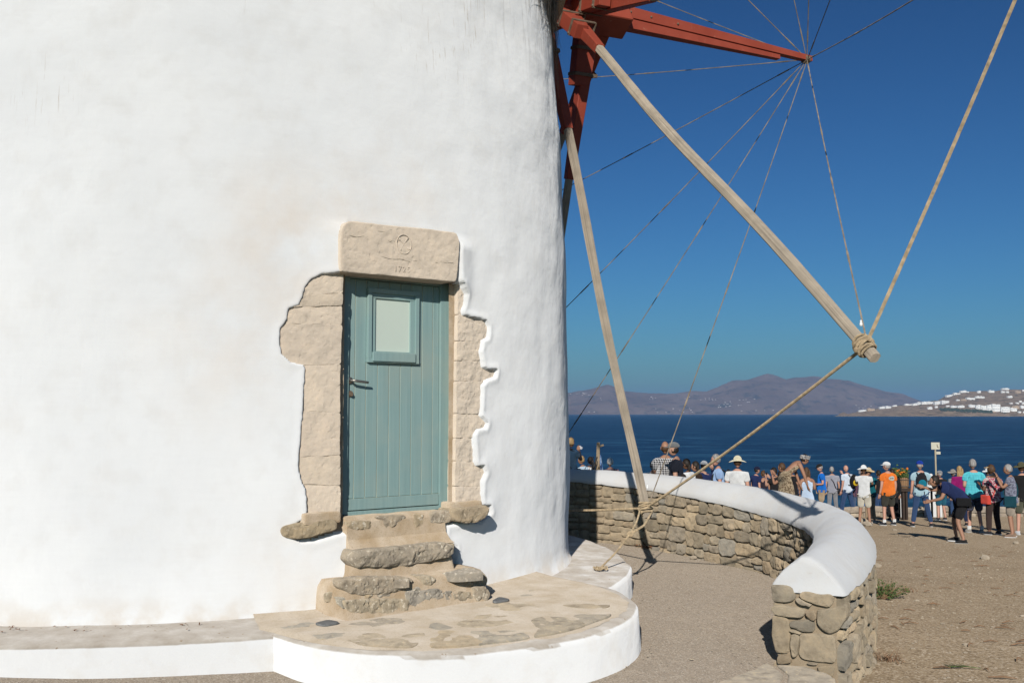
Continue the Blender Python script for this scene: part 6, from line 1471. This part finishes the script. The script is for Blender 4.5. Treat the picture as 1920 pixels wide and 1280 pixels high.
    core.box((a.x + L / 2, a.y + .02, CZ - 3.9), (L / 2, 0, 0), (0, .15, 0), (0, 0, .40)); core.build('mortar_core', MAT_MORTAR, o)
    x = a.x + .1
    while x < b.x - .3:
        w_ = rr.uniform(.25, .5); z = zt(x) - .16
        while z > terr(x, a.y - .2) - .05:
            h_ = rr.uniform(.16, .28); px = proj((x + w_ / 2, a.y, z))[0]
            stone('stone', [(q.x, q.y) for q in rubble_poly((0, -h_, w_, 0), rr, .01)], (Vector((x, a.y - .17 - rr.random() * .05, z)), Vector((1, 0, 0)), UP, Vector((0, -1, 0))), MAT_CHIPW, o, .1, .03, .015, rr.random() * 50, .015, 7); z -= h_
        x += w_
    # white masonry pieces standing on it
    for (x0, y0, x1, y1, lab) in ((1735, 893, 1747, 925, 'white rounded post with two small knobs above the low wall'), (1748, 900, 1760, 925, 'white block beside the sign pole'), (1738, 912, 1763, 950, 'broad white masonry block behind the royal blue cap'), (1684, 920, 1694, 937, 'white pier under the barrel planters')):
        Y = 36.2; p0 = at_y((x0 + x1) / 2, y1, Y); s = Y / F; w2 = (x1 - x0) * s / 2; h2 = (y1 - y0) * s; z0 = min(p0.z, zt(p0.x) - .1) - .6; mb = MB(); H2 = p0.z + h2 - z0
        mb.box((p0.x, Y, z0 + H2 / 2), (w2, 0, 0), (0, .2, 0), (0, 0, H2 / 2), .06)
        if y0 < 895:
            for q in (-1, 1): mb.ball((p0.x + q * w2 * .9, Y, z0 + H2 + .02), .07, .07, .08, 8, 6)
        tag(mb.build('white_block', MWW, loc=(p0.x, Y, z0)), lab, 'masonry')
    # wooden post hung with dark netting and a blue cloth beside the mill edge
    Y = 27; p0 = at_y(1121, 905, Y); g = Vector((p0.x, Y, terr_d(p0.x, Y))); o = empty('netted_post', g, 'wooden post hung with dark netting and a blue cloth near the mill edge', 'post'); t = at_y(1121, 829, Y).z - g.z
    mb = MB(); mb.tube([(-.05, 0, -.1), (0, 0, t * .5), (.02, 0, t)], [.06, .05, .045], 7); mb.tube([(.02, 0, t - .12), (.16, 0, t - .07)], .03, 6); mb.build('post', M('post_wood', (.33, .25, .16), .85, .3), o, local=True)
    nb = MB(); rr = random.Random(8)
    for j in range(90):
        z = t * rr.uniform(.35, .82); a_ = Vector((rr.gauss(-.08, .10) * (1.4 - z / t), rr.gauss(0, .05), z)); nb.tube([a_, a_ + Vector((rr.gauss(-.03, .05), rr.gauss(0, .03), -.28))], .008, 4)
    tag(nb.build('netting', MAT_BLACK, o, local=True), kind='stuff')
    V = []
    for i in range(9):
        z = t * (.82 - .6 * i / 8)
        for j in range(7): V.append((.06 + (.02 + .17 * i / 8) * (j / 6), .05 * math.sin(j * 1.9 + i * .4), z))
    mesh_obj('blue_cloth', V, grid_faces(7, 9), cloth('blue_tarp', (.02, .10, .36), 'print', (.30, .40, .52)), o, smooth=True, local=True)
    p0 = ground_hit(1893, 966); mb = MB(); mb.ball(p0 + UP * .14, .30, .22, .16, 12, 8, lambda q: q * (1 + .25 * noise.noise(q * 9))); tag(mb.build('white_sack', MWW, loc=p0, smooth=True), 'crumpled white sack on the ground behind the patterned blouse', 'sack')
    p0 = ground_hit(1650, 966); mb = MB()
    for q in ((-.12, 0), (.12, .05)):
        for zz in (0,): mb.tube([(p0.x + q[0], p0.y + q[1], p0.z), (p0.x + q[0] * .4, p0.y, p0.z + .95)], .02, 6)
    mb.tube([(p0.x - .12, p0.y, p0.z + .3), (p0.x + .12, p0.y, p0.z + .35)], .02, 6); tag(mb.build('folding_frame', M('white_metal', (.6, .6, .6), .4), loc=p0), 'white folding frame on the ground between khaki trousers and orange tee', 'frame')
MAT_CHIPW = make_stone('pale_rubble', [(.36, .30, .23), (.31, .26, .21), (.41, .35, .27), (.28, .225, .17)], 6, .4, .6)
build_back()

# ------------------------------------------------------------------ sea haze
def build_haze():
    mb = MB(); mb.box((0, 15500, 290), (34000, 0, 0), (0, 16500, 0), (0, 0, 318))
    m = bpy.data.materials.new('haze'); m.use_nodes = True; t = m.node_tree
    for n in list(t.nodes):
        if n.type == 'BSDF_PRINCIPLED': t.nodes.remove(n)
    v = t.nodes.new('ShaderNodeVolumePrincipled'); v.inputs['Color'].default_value = (.34, .60, 1.0, 1); v.inputs['Density'].default_value = 4.5e-5; v.inputs['Anisotropy'].default_value = 0.0
    o = [n for n in t.nodes if n.type == 'OUTPUT_MATERIAL'][0]; t.links.new(v.outputs[0], o.inputs['Volume'])
    m.cycles.homogeneous_volume = True if hasattr(m.cycles, 'homogeneous_volume') else None
    tag(mb.build('haze', m), kind='stuff')
build_haze()
